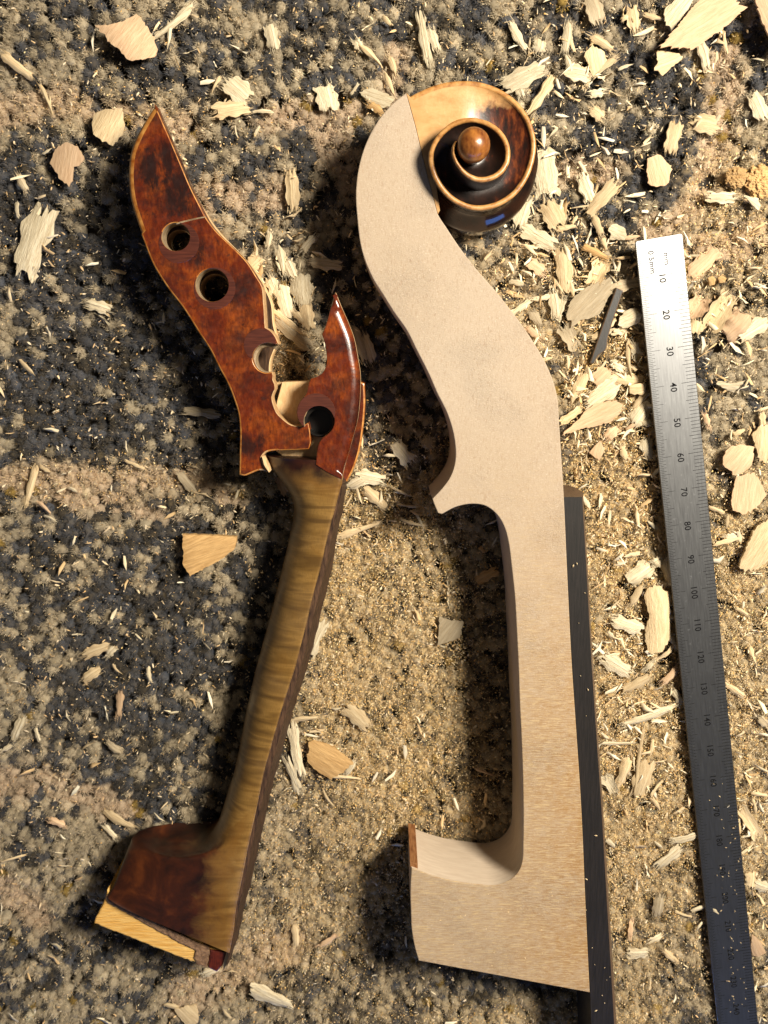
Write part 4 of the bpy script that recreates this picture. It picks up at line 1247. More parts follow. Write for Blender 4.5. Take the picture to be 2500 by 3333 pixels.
FL = [
 ([(320, 94), (362, 98), (410, 84), (452, 60), (490, 98), (512, 140), (520, 168), (512, 196), (475, 208), (437, 211), (405, 185), (377, 158)], 'b', 'curled beige shaving with a pointed tip in the upper left', dict(thick=.35, curl=1.8, lift=1.6, name='c', ax=0.9)),
 ([(312, 376), (350, 362), (405, 362), (412, 400), (408, 440), (380, 480), (345, 470), (318, 448), (308, 412)], 'c', 'rounded cream shaving touching the left of the pegbox tip', dict(thick=.5, curl=1.5, lift=1.4)),
 ([(187, 490), (215, 474), (240, 470), (268, 490), (284, 520), (270, 540), (248, 550), (244, 585), (236, 614), (215, 600), (195, 570), (172, 535)], 'b', 'notched beige flake left of the pegbox tip', dict(curl=.7, lift=.6)),
 ([(1170, 298), (1190, 288), (1212, 284), (1250, 300), (1290, 318), (1270, 345), (1240, 352), (1212, 340)], 'w', 'pale leaf-like flake tucked against the top of the new neck', dict(curl=.5)),
 ([(1927, 145), (1948, 160), (1968, 169), (1975, 195), (1952, 225), (1931, 248), (1912, 207), (1900, 178)], 'c', 'square cream flake above and right of the scroll', dict(curl=.4)),
 ([(2165, 25), (2200, 0), (2222, -25), (2262, -12), (2235, 35), (2210, 70), (2185, 100), (2165, 85), (2158, 50)], 'w', 'white splintered flake beside the large flake in the upper right', dict(curl=.5, lift=.8)),
 ([(2268, 12), (2312, -12), (2360, -8), (2412, 40), (2365, 85), (2318, 120), (2245, 172), (2190, 170), (2135, 165), (2190, 100), (2228, 55)], 'b', 'largest flat beige flake in the upper right', dict(thick=.7, curl=.6, lift=3.0)),
 ([(2134, 168), (2170, 172), (2206, 178), (2225, 186), (2190, 218), (2153, 250), (2122, 227), (2136, 212)], 'c', 'folded cream flake under the end of the largest flake', dict(curl=.3, lift=1.2)),
 ([(2433, -10), (2500, -30), (2600, -20), (2600, 110), (2545, 180), (2500, 175), (2470, 105), (2447, 40)], 'b', 'beige shaving cut off by the upper right corner', dict(thick=.8, curl=.8, lift=4.0)),
 ([(2106, 512), (2130, 506), (2155, 510), (2185, 550), (2175, 585), (2165, 605), (2135, 612), (2108, 605), (2104, 560)], 'b', 'squarish beige flake right of the scroll, above the ruler', dict(curl=.5)),
 ([(1975, 745), (1990, 732), (2010, 728), (2035, 745), (2037, 765), (2032, 782), (2005, 782), (1982, 780), (1990, 765)], 'w', 'white hooked shaving just left of the ruler tip', dict(curl=.9, name='c')),
 ([(1870, 965), (1895, 945), (1920, 930), (1960, 912), (1990, 900), (1992, 930), (1985, 960), (1955, 1020), (1925, 1035), (1900, 1040), (1860, 1062), (1846, 1030), (1850, 995)], 'g', 'broad dusty shaving left of the ruler between the 10 and 20 marks', dict(curl=.7)),
 ([(2010, 1040), (2035, 1012), (2060, 1003), (2086, 1028), (2078, 1048), (2062, 1058), (2035, 1068), (2012, 1064)], 'w', 'cupped white shaving touching the ruler at the 25 mark', dict(curl=1.2, name='c', lift=.6)),
 ([(2045, 1255), (2072, 1248), (2095, 1245), (2098, 1265), (2094, 1282), (2070, 1284), (2046, 1280)], 'c', 'blocky cream chip beside the ruler at the 42 mark', dict(thick=1.6, curl=.1)),
 ([(1935, 1313), (1975, 1305), (2010, 1302), (2026, 1330), (1992, 1369), (1940, 1386), (1876, 1400), (1828, 1414), (1850, 1390), (1876, 1369), (1905, 1335)], 'b', 'long flat beige flake beside the neck shoulder', dict(curl=.4, lift=.6)),
 ([(1917, 1472), (1935, 1452), (1953, 1434), (1968, 1458), (1962, 1478), (1950, 1497), (1932, 1486)], 'b', 'small diamond-shaped beige flake below the neck shoulder', dict(curl=.3)),
 ([(2420, 635), (2440, 641), (2466, 646), (2472, 668), (2470, 684), (2452, 674), (2438, 658)], 'w', 'tiny white folded flake under the sawdust lump', dict(curl=.5)),
 ([(2323, 1248), (2332, 1241), (2345, 1239), (2366, 1246), (2388, 1246), (2422, 1238), (2402, 1258), (2384, 1276), (2370, 1272)], 'w', 'bright angular white flake right of the ruler at 40', dict(curl=.6, lift=.5)),
 ([(2442, 1412), (2455, 1396), (2470, 1386), (2500, 1380), (2510, 1430), (2498, 1470), (2485, 1502), (2462, 1500), (2452, 1455)], 'c', 'rolled cream shaving at the picture edge beside the round flake', dict(curl=1.3, name='c', lift=.6)),
 ([(2348, 1483), (2356, 1464), (2370, 1451), (2413, 1444), (2446, 1451), (2444, 1480), (2439, 1509), (2413, 1534), (2384, 1547), (2363, 1530), (2346, 1508)], 'b', 'round scalloped beige flake right of the 60 mark', dict(thick=.7, curl=.7, lift=1.3)),
 ([(2392, 1548), (2420, 1538), (2446, 1534), (2471, 1567), (2493, 1610), (2474, 1634), (2450, 1657), (2417, 1671), (2381, 1664), (2377, 1635), (2384, 1590)], 'b', 'wide beige flake below the round scalloped flake', dict(thick=.6, curl=.6, lift=.4)),
 ([(2500, 1680), (2475, 1695), (2453, 1715), (2420, 1785), (2395, 1845), (2420, 1852), (2450, 1852), (2485, 1828), (2520, 1800), (2545, 1700)], 'c', 'large ridged shaving at the picture edge right of the 90 mark', dict(thick=1.2, curl=1.1, lift=1.0, name='c')),
 ([(2105, 1910), (2140, 1896), (2160, 1915), (2182, 1935), (2176, 2000), (2185, 2075), (2160, 2110), (2130, 2124), (2110, 2130), (2102, 2090), (2100, 2050), (2110, 2000), (2100, 1960), (2095, 1935)], 'c', 'tall crumpled shaving left of the ruler between 100 and 120', dict(thick=.4, curl=1.6, lift=.8, name='c')),
 ([(1010, 2403), (1048, 2410), (1085, 2425), (1120, 2450), (1153, 2478), (1118, 2506), (1078, 2531), (1035, 2505), (1002, 2471), (1002, 2435)], 't', 'tan grooved flake lying between the two necks', dict(thick=.7, curl=.6, lift=.7)),
 ([(599, 1733), (660, 1735), (720, 1738), (776, 1740), (773, 1765), (765, 1785), (716, 1819), (670, 1843), (625, 1868), (612, 1845), (602, 1827), (602, 1780)], 't', 'wedge-shaped tan offcut lying alone left of the broken neck', dict(thick=2.2, curl=.15, lift=.6, facet=.25)),
 ([(1432, 2003), (1455, 2015), (1485, 2018), (1510, 2020), (1503, 2048), (1495, 2075), (1460, 2088), (1425, 2098), (1428, 2050)], 'g', 'grey flake half in shadow inside the new neck bend', dict(curl=.5)),
 ([(565, 3292), (600, 3284), (635, 3280), (645, 3310), (640, 3340), (605, 3345), (580, 3320)], 'c', 'cream flake at the bottom edge below the broken heel', dict(curl=.4)),
 ([(2444, 3040), (2460, 3048), (2475, 3064), (2492, 3100), (2475, 3112), (2450, 3110), (2444, 3080)], 'b', 'beige flake right of the ruler near 220', dict(curl=.4)),
 ([(2304, 906), (2318, 898), (2330, 908), (2326, 926), (2310, 930)], 'o', 'small orange crumb right of the ruler near 10', dict(thick=.8, curl=.2)),
 ([(2334, 904), (2348, 895), (2362, 906), (2358, 920), (2342, 922)], 'o', 'orange crumb beside another, right of the 12 mark', dict(thick=.8, curl=.2)),
]
for p, c_, lb, kw in FL:
    flake(p, c_, lb, **kw)

ST = [
 ('s', 629, 15, 501, 124, 24, 'w', 'thick white splinter at the tip of the curled shaving'), ('s', 554, 68, 546, 162, 13, 'w', 'short white splinter crossing below the thick one, upper left'),
 ('s', 0, 166, 113, 256, 27, 'c', 'long cream splinter entering from the left edge near the top'), ('s', 113, 256, 162, 369, 12, 'c', 'thin curved end piece below the long splinter, upper left'),
 ('f', 158, 674, 75, 904, 82, 'w', 'big ragged white chip by the left edge'), ('f', 738, 270, 815, 335, 58, 'w', 'fan-shaped ragged chip above the stubby chip at top centre'),
 ('f', 697, 373, 815, 352, 46, 'c', 'stubby cream chip right of the pegbox tip'), ('s', 815, 365, 895, 366, 10, 'w', 'thin sliver trailing right of the stubby chip'),
 ('f', 945, 550, 955, 690, 36, 'c', 'upright rectangular stick chip between the two heads'), ('f', 1055, 275, 1078, 362, 58, 'w', 'fluffy white chip left of the new neck top'),
 ('f', 878, 82, 895, 162, 36, 'w', 'frayed white chip at the top centre'), ('f', 285, 990, 362, 1012, 32, 'w', 'small frayed chip left of the pegbox'),
 ('s', 58, 568, 92, 626, 26, 'g', 'grey little chip above the big ragged chip'), ('s', 850, 410, 828, 452, 9, 'w', 'tiny splinter under the stubby chip'), ('s', 138, 506, 173, 482, 8, 'w', 'hair-thin splinter left of the notched flake'),
 ('s', 56, 655, 60, 710, 14, 'w', 'tiny splinter beside the big ragged chip'),
 # pile between the two pegbox pieces
 ('c', 800, 886, 845, 838, 40, 'c', 'rolled shaving resting on the upper pegbox edge'), ('f', 879, 902, 900, 962, 32, 'w', 'frayed chip at the left of the shaving pile'), ('f', 912, 930, 939, 1036, 42, 'w', 'upright chip in the middle of the shaving pile'),
 ('c', 974, 893, 988, 992, 62, 'w', 'widest shaving of the pile between the pegbox pieces'), ('f', 995, 990, 1008, 1074, 40, 'c', 'cream chip at the bottom of the shaving pile'), ('s', 889, 1003, 1005, 1099, 24, 'c', 'long splinter slanting across the foot of the pile'),
 ('s', 959, 1013, 992, 1058, 20, 'c', 'short cream splinter inside the shaving pile'), ('f', 900, 1036, 1013, 1134, 34, 'g', 'dusty chip lying below the slanting splinter'), ('s', 985, 822, 1030, 770, 24, 'w', 'white splinter standing at the top of the pile'),
 ('f', 1010, 850, 1112, 863, 30, 'g', 'dusty chip right of the shaving pile'), ('s', 880, 756, 872, 806, 20, 'w', 'short white splinter above the pile'), ('s', 905, 800, 925, 900, 28, 'w', 'pointed white splinter leaning over the pile'), ('f', 935, 850, 960, 905, 36, 'w', 'tattered chip at the top of the pile'),
 # top centre
 ('f', 1155, 128, 1172, 152, 24, 'w', 'white blob end of the long splinter at top centre'), ('s', 1163, 140, 1250, 226, 17, 'c', 'long straight splinter above the new neck'), ('s', 1250, 226, 1287, 312, 16, 'c', 'lower splinter pointing at the new neck tip'),
 ('s', 1264, 170, 1288, 243, 22, 'c', 'seed-shaped splinter above the new neck tip'), ('f', 1368, 34, 1400, 214, 26, 'w', 'upright stick above the scroll'), ('f', 1402, 86, 1425, 162, 24, 'w', 'frayed chip right of the upright stick'), ('s', 1243, 48, 1275, 82, 16, 'c', 'small grain-like splinter near the top centre'),
 ('s', 1665, 66, 1718, 167, 26, 'w', 'white tapered splinter above the right of the scroll'), ('f', 1760, 128, 1750, 168, 36, 'w', 'small white frayed tuft right of the tapered splinter'), ('f', 1633, 282, 1772, 210, 50, 'w', 'frayed chip touching the top of the scroll'),
 ('f', 1802, 250, 1720, 374, 28, 'c', 'long chip leaning on the upper right of the scroll'), ('f', 1688, 284, 1700, 314, 26, 'w', 'tiny block between the scroll and the long chip'), ('s', 1200, 337, 1247, 370, 24, 't', 'tan chip under the leaf-like flake'), ('s', 1169, 268, 1140, 310, 8, 'w', 'thin splinter left of the leaf-like flake'),
 # top right
 ('s', 1850, 70, 1838, 172, 28, 'w', 'upper white stick left of the square flake'), ('s', 1838, 172, 1864, 268, 17, 'w', 'thin lower stick left of the square flake'), ('s', 1855, 118, 1873, 170, 12, 'c', 'short stick forked from the upper white stick'), ('s', 1917, 114, 2001, 168, 24, 'c', 'cream stick above the square flake'),
 ('s', 2015, 184, 1926, 248, 20, 'c', 'cream stick under the square flake'), ('f', 1842, 225, 1926, 244, 42, 'w', 'frayed white chip below left of the square flake'), ('s', 2013, 224, 2064, 206, 11, 'w', 'small splinter right of the square flake'), ('f', 1922, -10, 1950, 78, 46, 'g', 'dusty frayed chip at the top edge'),
 ('f', 2060, 15, 2071, 100, 34, 'c', 'pointed chip at the top right of centre'), ('s', 2095, 42, 2164, 58, 16, 'c', 'horizontal splinter left of the white splintered flake'), ('s', 2023, 63, 2053, 43, 14, 'c', 'short splinter left of the pointed chip'), ('f', 2280, 128, 2306, 226, 28, 'w', 'white strip below the largest flake'),
 ('s', 2370, 82, 2382, 165, 10, 'c', 'thin curved strand right of the largest flake'), ('f', 2453, 298, 2492, 394, 40, 'w', 'white ragged chip at the right edge'), ('f', 2248, 394, 2346, 412, 50, 'c', 'fibrous cream chip above the ruler, upper right'), ('f', 2206, 398, 2178, 500, 42, 'c', 'upright ragged chip above the ruler tip'),
 ('f', 1919, 305, 1965, 298, 22, 'w', 'small white chip below the square flake'), ('f', 1923, 352, 1962, 386, 30, 'c', 'small layered chip right of the scroll'), ('f', 1755, 468, 1785, 642, 68, 'w', 'broad white fibrous chip at the right side of the scroll'), ('f', 1895, 562, 1932, 658, 36, 'w', 'white chip under the slanting stick'),
 ('f', 1913, 694, 2014, 584, 36, 'c', 'thick slanting stick right of the scroll'), ('s', 1930, 694, 1962, 772, 24, 'c', 'splinter continuing below the slanting stick'), ('s', 1962, 770, 1974, 818, 14, 'c', 'narrow splinter pointing down left of the ruler tip'), ('f', 1772, 660, 1822, 742, 58, 'c', 'ragged cream chip below the broad white chip'),
 ('s', 1810, 746, 1876, 733, 17, 'c', 'horizontal stick below the ragged cream chip'), ('s', 1861, 728, 1881, 701, 11, 'c', 'tiny stick above the horizontal one'), ('f', 1700, 742, 1810, 804, 42, 'w', 'frayed white chip below the scroll'), ('f', 1714, 648, 1686, 742, 40, 'w', 'white fibrous chip under the lower edge of the scroll'),
 ('s', 2028, 776, 2090, 767, 12, 'b', 'thin beige splinter touching the ruler tip'), ('c', 1822, 806, 1840, 952, 44, 'c', 'long upright shaving below the scroll'), ('s', 1842, 880, 1868, 968, 14, 'c', 'thin splinter along the long upright shaving'), ('s', 1893, 799, 1982, 845, 23, 't', 'yellowish pointed splinter left of the ruler tip'),
 ('c', 1966, 846, 1928, 930, 46, 'c', 'cream shaving left of the 10 mark'), ('c', 1984, 942, 2084, 915, 30, 'g', 'dusty shaving reaching the ruler at 12'), ('s', 1658, 1024, 1732, 972, 20, 'w', 'curved white splinter touching the slope of the new neck'), ('s', 1730, 973, 1798, 960, 16, 'w', 'white splinter continuing right from the neck slope'),
 ('f', 1800, 943, 1812, 1034, 30, 'w', 'upright white chip below the long shaving'), ('f', 1839, 968, 1817, 1040, 22, 'w', 'slim white chip beside the broad dusty shaving'), ('f', 1723, 853, 1772, 892, 32, 'b', 'beige chip right of the new neck slope'), ('s', 1658, 915, 1707, 926, 17, 'w', 'small pale splinter on the dark patch below the scroll'),
 ('s', 1713, 1064, 1757, 1102, 22, 'b', 'beige splinter on the dark patch beside the neck slope'), ('c', 1838, 1060, 1880, 1140, 46, 'g', 'dusty shaving above the neck shoulder'), ('c', 1730, 1010, 1760, 1064, 26, 'g', 'small dusty curl by the neck slope'),
 ('c', 1928, 1100, 1986, 1080, 18, 'c', 'ribbon of shaving lying across the dark stick'), ('c', 1985, 1081, 2038, 1076, 20, 'w', 'white ribbon end right of the dark stick'), ('s', 1964, 1077, 2006, 1038, 13, 'c', 'narrow ribbon running along the dark stick'), ('s', 2048, 1103, 2058, 1232, 15, 'c', 'long thin upright splinter left of the 30 mark'),
 ('f', 2059, 1118, 2076, 1152, 28, 'w', 'small white chip beside the thin upright splinter'), ('c', 1984, 1226, 2092, 1240, 34, 'c', 'horizontal shaving pointing at the 40 mark'), ('c', 1911, 1212, 1870, 1298, 30, 'c', 'slender shaving right of the neck shoulder'), ('s', 1891, 1238, 1857, 1323, 14, 'c', 'thin splinter touching the neck shoulder'),
 ('f', 2012, 1240, 1898, 1322, 54, 'w', 'wide frayed chip right of the neck shoulder'), ('c', 1826, 1374, 1888, 1329, 22, 'c', 'curved strip touching the straight edge of the neck'), ('s', 2113, 1276, 2057, 1334, 22, 'c', 'splinter touching the ruler at 43'), ('c', 2110, 1309, 2057, 1378, 52, 'w', 'leaf-shaped white shaving at the 47 mark'),
 ('s', 2094, 1369, 2118, 1381, 26, 'w', 'white corner chip against the ruler at 50'), ('s', 2082, 1378, 2032, 1401, 14, 'b', 'beige splinter below the leaf-shaped shaving'), ('f', 1942, 1254, 1990, 1206, 60, 'b', 'beige chip above the wide frayed chip'), ('f', 1997, 1186, 2031, 1205, 22, 'w', 'little white chip above the horizontal shaving'),
 ('s', 2024, 1448, 2039, 1498, 21, 'c', 'short upright splinter left of the 60 mark'), ('c', 2099, 1428, 2119, 1494, 36, 'w', 'white shaving leaning on the ruler at 58'), ('f', 1975, 1428, 2010, 1392, 30, 'b', 'beige chip above the diamond-shaped flake'),
 # right of the ruler
 ('f', 2304, 635, 2402, 638, 30, 'w', 'horizontal frayed chip right of the ruler tip'), ('c', 2350, 810, 2252, 904, 46, 'b', 'pointed beige shaving touching the ruler at 10'), ('c', 2381, 956, 2304, 1080, 62, 'c', 'large slanting shaving right of the 20 mark'), ('c', 2434, 1028, 2358, 1106, 84, 'b', 'smooth wide beige shaving right of the 25 mark'),
 ('f', 2502, 1036, 2408, 1098, 42, 'w', 'white chip lying over the smooth beige shaving'), ('c', 2292, 963, 2253, 1034, 56, 'b', 'beige shaving tucked against the ruler at 20'), ('f', 2266, 1044, 2258, 1086, 42, 'c', 'ragged chip against the ruler at 25'), ('f', 2478, 1338, 2481, 1388, 20, 'c', 'short strip above the rolled shaving at the edge'),
 ('s', 2304, 1652, 2365, 1676, 13, 'c', 'thin splinter touching the ruler at 77'), ('s', 2318, 1774, 2426, 1746, 15, 'c', 'slender curved splinter touching the ruler at 87'), ('s', 2371, 1674, 2366, 1724, 10, 'c', 'thin upright strand below the wide beige flake'), ('f', 2362, 1748, 2404, 1744, 20, 'w', 'small frayed chip above the slender curved splinter'),
 ('s', 2290, 1344, 2306, 1392, 20, 'b', 'small beige splinter beside the ruler at 50'), ('s', 2384, 1416, 2426, 1396, 18, 'c', 'small slanting splinter above the round flake'), ('c', 2360, 2222, 2420, 2268, 20, 'c', 'thin shaving right of the ruler at 130'), ('s', 2442, 2582, 2504, 2591, 14, 'c', 'horizontal splinter at the right edge near 165'),
 ('s', 2450, 2598, 2460, 2652, 9, 'c', 'thin upright splinter at the right edge near 170'), ('c', 2405, 2626, 2472, 2736, 36, 'c', 'long shaving leaning on the ruler right of 175'), ('f', 2445, 2837, 2440, 2887, 36, 'c', 'stubby chunk right of the 195 mark'), ('f', 2454, 2876, 2500, 2893, 40, 'w', 'frayed chip at the right edge near 200'),
 ('s', 2440, 2100, 2462, 2165, 16, 'c', 'upright splinter at the right edge near 115'), ('s', 2395, 1980, 2440, 2010, 12, 'c', 'small splinter right of the ruler near 105'), ('f', 2468, 2330, 2500, 2362, 24, 'g', 'dusty chip at the right edge near 140'),
 # between fingerboard and ruler
 ('c', 2157, 1822, 2190, 1908, 32, 'w', 'upright white shaving against the ruler at 95'), ('c', 2050, 1899, 2126, 1844, 52, 'w', 'arched white shaving left of the 95 mark'), ('f', 2128, 1838, 2152, 1822, 30, 'w', 'small white chip above the arched shaving'), ('s', 2092, 1904, 2050, 1978, 24, 'c', 'cream splinter below the arched shaving'),
 ('f', 1992, 2015, 2102, 2050, 42, 'w', 'pointed white chip right of the fingerboard near 110'), ('s', 2172, 2008, 2197, 2012, 18, 'w', 'tiny white stub against the ruler at 108'), ('c', 2181, 2068, 2204, 2112, 17, 'w', 'small curved shaving against the ruler at 115'), ('c', 2192, 2106, 2128, 2152, 15, 'c', 'rolled strip below the tall crumpled shaving'),
 ('f', 2128, 2154, 2100, 2182, 18, 'w', 'short chip below the rolled strip'), ('f', 1963, 2139, 2057, 2197, 46, 'w', 'chunky white chip beside the fingerboard near 125'), ('s', 1937, 2146, 2020, 2129, 10, 'w', 'thin splinter touching the fingerboard above the chunky chip'), ('c', 2029, 2249, 2120, 2206, 30, 'c', 'upturned curl casting a shadow near 130'),
 ('s', 2206, 2173, 2156, 2225, 24, 'b', 'beige splinter against the ruler at 125'), ('s', 2021, 2363, 2207, 2291, 26, 'w', 'longest straight splinter between fingerboard and ruler'), ('f', 2192, 2246, 2219, 2294, 22, 'w', 'white chip against the ruler at 133'), ('s', 1952, 2420, 2069, 2420, 14, 'w', 'level splinter touching the fingerboard near 150'),
 ('s', 2101, 2343, 2063, 2588, 11, 'c', 'very long thin upright strand left of the 150 mark'), ('c', 2111, 2476, 2074, 2604, 52, 'c', 'raised shaving with a deep dark shadow beneath'), ('c', 2044, 2465, 2013, 2562, 36, 'c', 'upright shaving left of the raised one'), ('s', 2125, 2404, 2115, 2462, 12, 'c', 'short upright splinter right of the long strand'),
 ('c', 1964, 2523, 2003, 2583, 36, 'w', 'white shaving beside the fingerboard near 160'), ('s', 2119, 2592, 2150, 2640, 14, 'c', 'small splinter below the raised shaving'), ('s', 2115, 2598, 2158, 2538, 10, 'c', 'thin splinter right of the raised shaving'), ('s', 1977, 2055, 1999, 2078, 13, 'w', 'tiny white splinter below the pointed chip'),
 ('s', 1957, 2385, 1985, 2406, 10, 'w', 'tiny splinter above the level splinter'), ('f', 2180, 2735, 2279, 2710, 23, 'w', 'straight white stick touching the ruler at 180'), ('f', 2133, 2823, 2214, 2755, 30, 'w', 'serrated white chip below the straight stick'), ('s', 1972, 2732, 2004, 2762, 17, 'w', 'small white splinter beside the fingerboard near 182'),
 ('s', 2130, 2740, 2158, 2761, 10, 'w', 'tiny splinter left of the straight stick'), ('f', 2150, 2912, 2138, 2988, 32, 'g', 'grey forked chip left of the 205 mark'), ('s', 2254, 2972, 2316, 2947, 17, 'w', 'bent splinter lying onto the ruler at 205'), ('s', 2315, 2947, 2339, 2972, 10, 'w', 'tip of the bent splinter on the ruler', 1.6),
 ('s', 2194, 2967, 2260, 2991, 9, 'c', 'thin splinter left of the bent one'), ('f', 2042, 3107, 2110, 3102, 36, 'w', 'white chip beside the fingerboard near 220'), ('f', 2115, 3066, 2158, 3049, 20, 'w', 'small white chip right of the one near 220'), ('c', 2160, 3094, 2207, 3138, 19, 'c', 'slanting shaving left of the 225 mark'),
 ('s', 2230, 2627, 2190, 2648, 10, 'c', 'small splinter left of the 170 mark'), ('s', 2290, 3004, 2269, 3032, 9, 'w', 'tiny splinter left of the 212 mark'), ('f', 2060, 3000, 2052, 3060, 16, 'b', 'thin upright beige chip near the fingerboard at 215'),
 # left and lower left
 ('s', 392, 2250, 384, 2337, 26, 'b', 'upright beige splinter left of the broken neck'), ('f', 72, 2333, 38, 2412, 24, 'w', 'white slanting chip at the left edge'), ('s', 35, 2428, -2, 2449, 20, 'w', 'white stub cut by the left edge'), ('s', 109, 2374, 125, 2420, 15, 'w', 'small white splinter right of the slanting chip, left edge'),
 ('f', 344, 2416, 397, 2450, 24, 'g', 'dusty chip below the upright beige splinter'), ('s', 331, 2648, 439, 2706, 34, 'c', 'leaf-shaped splinter above the broken heel'), ('s', 338, 2689, 378, 2729, 19, 'w', 'short white splinter beside the leaf-shaped one'), ('s', 161, 2672, 213, 2694, 25, 'b', 'tan stub left of the broken heel'),
 ('s', -4, 2812, 88, 2786, 9, 'c', 'thin splinter entering from the left edge by the heel'), ('f', 1122, 2303, 1199, 2374, 50, 'c', 'blocky chip above the tan grooved flake'), ('f', 949, 2341, 980, 2525, 32, 'w', 'long white chip right of the broken neck'), ('f', 927, 2461, 973, 2586, 26, 'w', 'second white chip against the broken neck'),
 ('s', 1154, 2477, 1122, 2525, 20, 'w', 'white splinter at the corner of the tan flake'), ('s', 1077, 2531, 1176, 2538, 15, 'c', 'level splinter below the tan flake'), ('s', 949, 2344, 1049, 2335, 19, 'c', 'level splinter above the long white chip'), ('s', 1050, 2568, 1086, 2622, 9, 'c', 'thin splinter below the tan flake'),
 ('s', 956, 3026, 962, 3098, 25, 'c', 'upright stick between the two heels'), ('s', 1094, 3046, 1039, 3082, 20, 'b', 'slanting stick between the two heels'), ('f', 813, 3212, 958, 3278, 50, 'w', 'bright white chip at the bottom below the broken neck'), ('f', 655, 3187, 709, 3163, 26, 'w', 'white stub under the tip of the broken heel'),
 ('s', 526, 3283, 582, 3291, 18, 'c', 'splinter left of the flake at the bottom edge'), ('s', 109, 1508, 72, 1656, 23, 'c', 'upright cream stick on the beige band at left'), ('s', 116, 1517, 159, 1542, 13, 'c', 'short splinter at the top of the upright stick'), ('s', 120, 1630, 167, 1677, 15, 'b', 'small slanting splinter below the upright stick'),
 ('f', 571, 1535, 641, 1618, 25, 'g', 'dusty pointed chip left of the pegbox root'), ('s', 60, 1170, 114, 1225, 14, 'c', 'slanting splinter at the left edge by the dark patch'), ('f', 270, 2137, 356, 2105, 32, 'c', 'cream chip on the dark patch left of the neck'), ('f', 270, 2220, 326, 2180, 30, 'c', 'slanting chip below the cream chip on the dark patch'),
 ('f', 349, 2137, 373, 2109, 23, 'w', 'tiny white chip beside the cream chip'), ('s', 483, 2165, 491, 2224, 13, 'w', 'small upright splinter on the dark patch'), ('s', 362, 2162, 394, 2196, 9, 'c', 'thin splinter right of the slanting chip'), ('f', 600, 1336, 717, 1353, 26, 'g', 'dim chip in the shadow of the pegbox'),
 ('f', 1056, 2013, 1001, 2146, 40, 'w', 'upright frayed white chip along the broken neck'), ('s', 1134, 1050, 1191, 1184, 34, 'g', 'dusty leaf-like splinter behind the right pegbox wall'), ('f', 1185, 1090, 1215, 1180, 26, 'g', 'dim chip between pegbox wall and new neck'), ('f', 1158, 1547, 1252, 1564, 42, 'w', 'frayed chip between the pegbox and the new neck chin'),
 ('f', 1130, 1588, 1192, 1555, 30, 'w', 'frayed chip right of the broken neck root'), ('c', 1182, 1592, 1252, 1655, 32, 'c', 'shaving below the frayed chips near the chin'), ('s', 1092, 1752, 1252, 1699, 22, 'c', 'long splinter between the necks below the chin'), ('f', 1285, 1438, 1340, 1512, 42, 'w', 'white fibrous chip in the shade above the chin'),
 ('f', 1552, 1894, 1622, 1859, 30, 't', 'brown chip in the dark shade of the new neck'), ('c', 905, 1555, 935, 1610, 30, 'b', 'curled chip in the shade under the pegbox root'), ('s', 400, 1500, 470, 1530, 10, 'c', 'thin splinter on the beige band'), ('s', 215, 1590, 245, 1606, 11, 'w', 'tiny splinter on the beige band'),
 ('s', 1300, 1690, 1390, 1712, 10, 'c', 'frayed strand below the chin of the new neck'), ('s', 1345, 1660, 1380, 1725, 8, 'w', 'hair-thin strand hanging from the chin'), ('s', 1288, 1640, 1370, 1650, 9, 'c', 'thin strand left of the chin'), ('s', 1270, 1585, 1350, 1620, 8, 'c', 'fine strand above the chin'),
 ('s', 725, 250, 690, 310, 10, 'c', 'thin splinter left of the fan-shaped chip'), ('s', 1560, 1780, 1580, 1800, 12, 't', 'tiny chip in the shade inside the bend'), ('s', 1540, 2500, 1612, 2528, 9, 'b', 'thin strand in the bend above the heel'),
]
for e in ST:
    strip(*e[:8], **({'lift': e[8]} if len(e) > 8 else {}))

# dark offcut of ebony half buried by shavings
def ebony_stick():
    pts = [(2006, 936), (2030, 946), (2004, 1020), (1980, 1098), (1972, 1140), (1948, 1158), (1934, 1184), (1920, 1182), (1944, 1110), (1968, 1040)]
    o = slab('ebony_stick', pts, -0.5, 1.6, [M_EBONY, M_EBONY_EDGE, M_EBONY], None, bevel=0.3)
    tag(o, 'dark ebony offcut half buried in shavings beside the ruler', 'wood offcut')
ebony_stick()

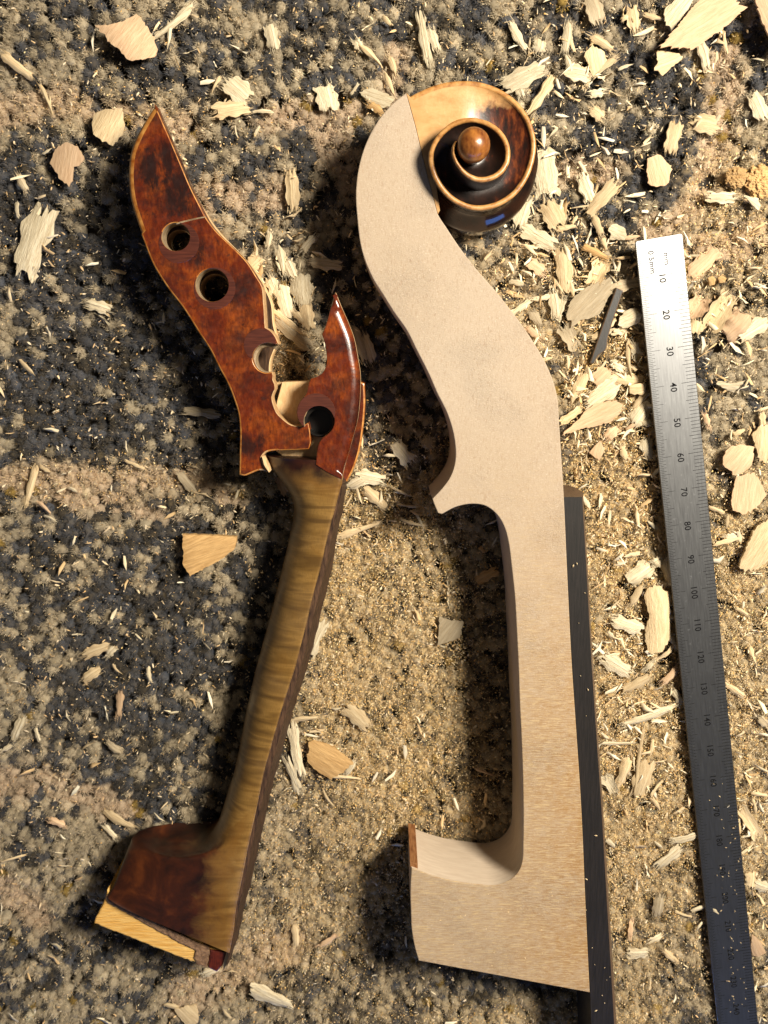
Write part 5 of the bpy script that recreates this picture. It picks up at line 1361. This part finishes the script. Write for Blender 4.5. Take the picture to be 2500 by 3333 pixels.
# crumbly orange lumps of compressed sawdust near the right edge
def lump(cx, cy, rpx, seed, label):
    r = np.random.default_rng(seed)
    c = W(cx, cy, 1.0); R = rpx / 11.8
    bm = bmesh.new(); bmesh.ops.create_icosphere(bm, subdivisions=5, radius=1.0)
    V = np.array([v.co[:] for v in bm.verts]); F = [tuple(v.index for v in f.verts) for f in bm.faces]; bm.free()
    n = vnoise(V[:, 0] * 5 + V[:, 2] * 3, V[:, 1] * 5 - V[:, 2] * 2, 1.1, seed) + 0.7 * vnoise(V[:, 0] * 9 - V[:, 2] * 7, V[:, 1] * 9 + V[:, 2] * 4, 1.0, seed + 1) + 0.35 * r.random(len(V))
    n = n + 0.6 * vnoise(V[:, 0] * 16 - V[:, 2] * 11, V[:, 1] * 16 + V[:, 2] * 13, 1.0, seed + 2)
    V = V * (0.62 + 0.26 * n)[:, None] * R
    V[:, 2] = V[:, 2] * 0.5 + 0.3
    o = mesh_obj('sawdust_lump', V.tolist(), F, CHIP['o'], None, loc=(c[0], c[1], rest(c[0], c[1]) + 0.5))
    tag(o, label, 'sawdust lump', 'crumbly orange sawdust lumps')
lump(2480, 590, 52, 61, 'large crumbly orange sawdust lump at the right edge')
lump(2402, 575, 34, 63, 'smaller crumbly orange sawdust lump left of the large one')

# specks fallen on the tools
def specks(parent_name, spots, z, label, seed):
    r = np.random.default_rng(seed)
    V, F = [], []
    for px, py in spots:
        x, y, _ = W(px, py, z)
        s = r.uniform(0.14, 0.34); k = len(V)
        a = r.uniform(0, 6.28); d = np.array([math.cos(a), math.sin(a)]) * s * r.uniform(0.8, 1.8); p = np.array([-d[1], d[0]]) * 0.45
        V += [(x - d[0], y - d[1], z), (x + p[0], y + p[1], z), (x + d[0], y + d[1], z), (x - p[0], y - p[1], z), (x, y, z + s * 0.8)]
        F += [(k, k + 1, k + 4), (k + 1, k + 2, k + 4), (k + 2, k + 3, k + 4), (k + 3, k, k + 4)]
    o = mesh_obj('sawdust_specks', V, F, CHIP['c'])
    tag(o, label, 'sawdust', kind='stuff')
rs = np.random.default_rng(5)
specks('', [(1878, 1835), (1866, 1842), (1904, 1930), (1884, 2028), (1890, 2200), (1914, 2245), (1908, 2330), (1940, 2720), (1909, 2862), (1908, 2962), (1928, 3085), (1985, 3180), (1975, 3190), (1960, 3240), (1940, 3290), (1968, 3265), (1968, 3150), (1936, 3140)]
       + [(1500 + rs.uniform(-90, 350), 2950 + rs.uniform(-50, 200)) for _ in range(26)], 22.95, 'specks of sawdust on the fingerboard and the heel', 9)
specks('', [(2300 + (y - 2130) * 0.1 + rs.uniform(-42, 42), y) for y in list(rs.uniform(2550, 3300, 70)) + list(rs.uniform(1900, 2500, 10))], 2.75, 'specks of sawdust on the lower half of the ruler', 10)
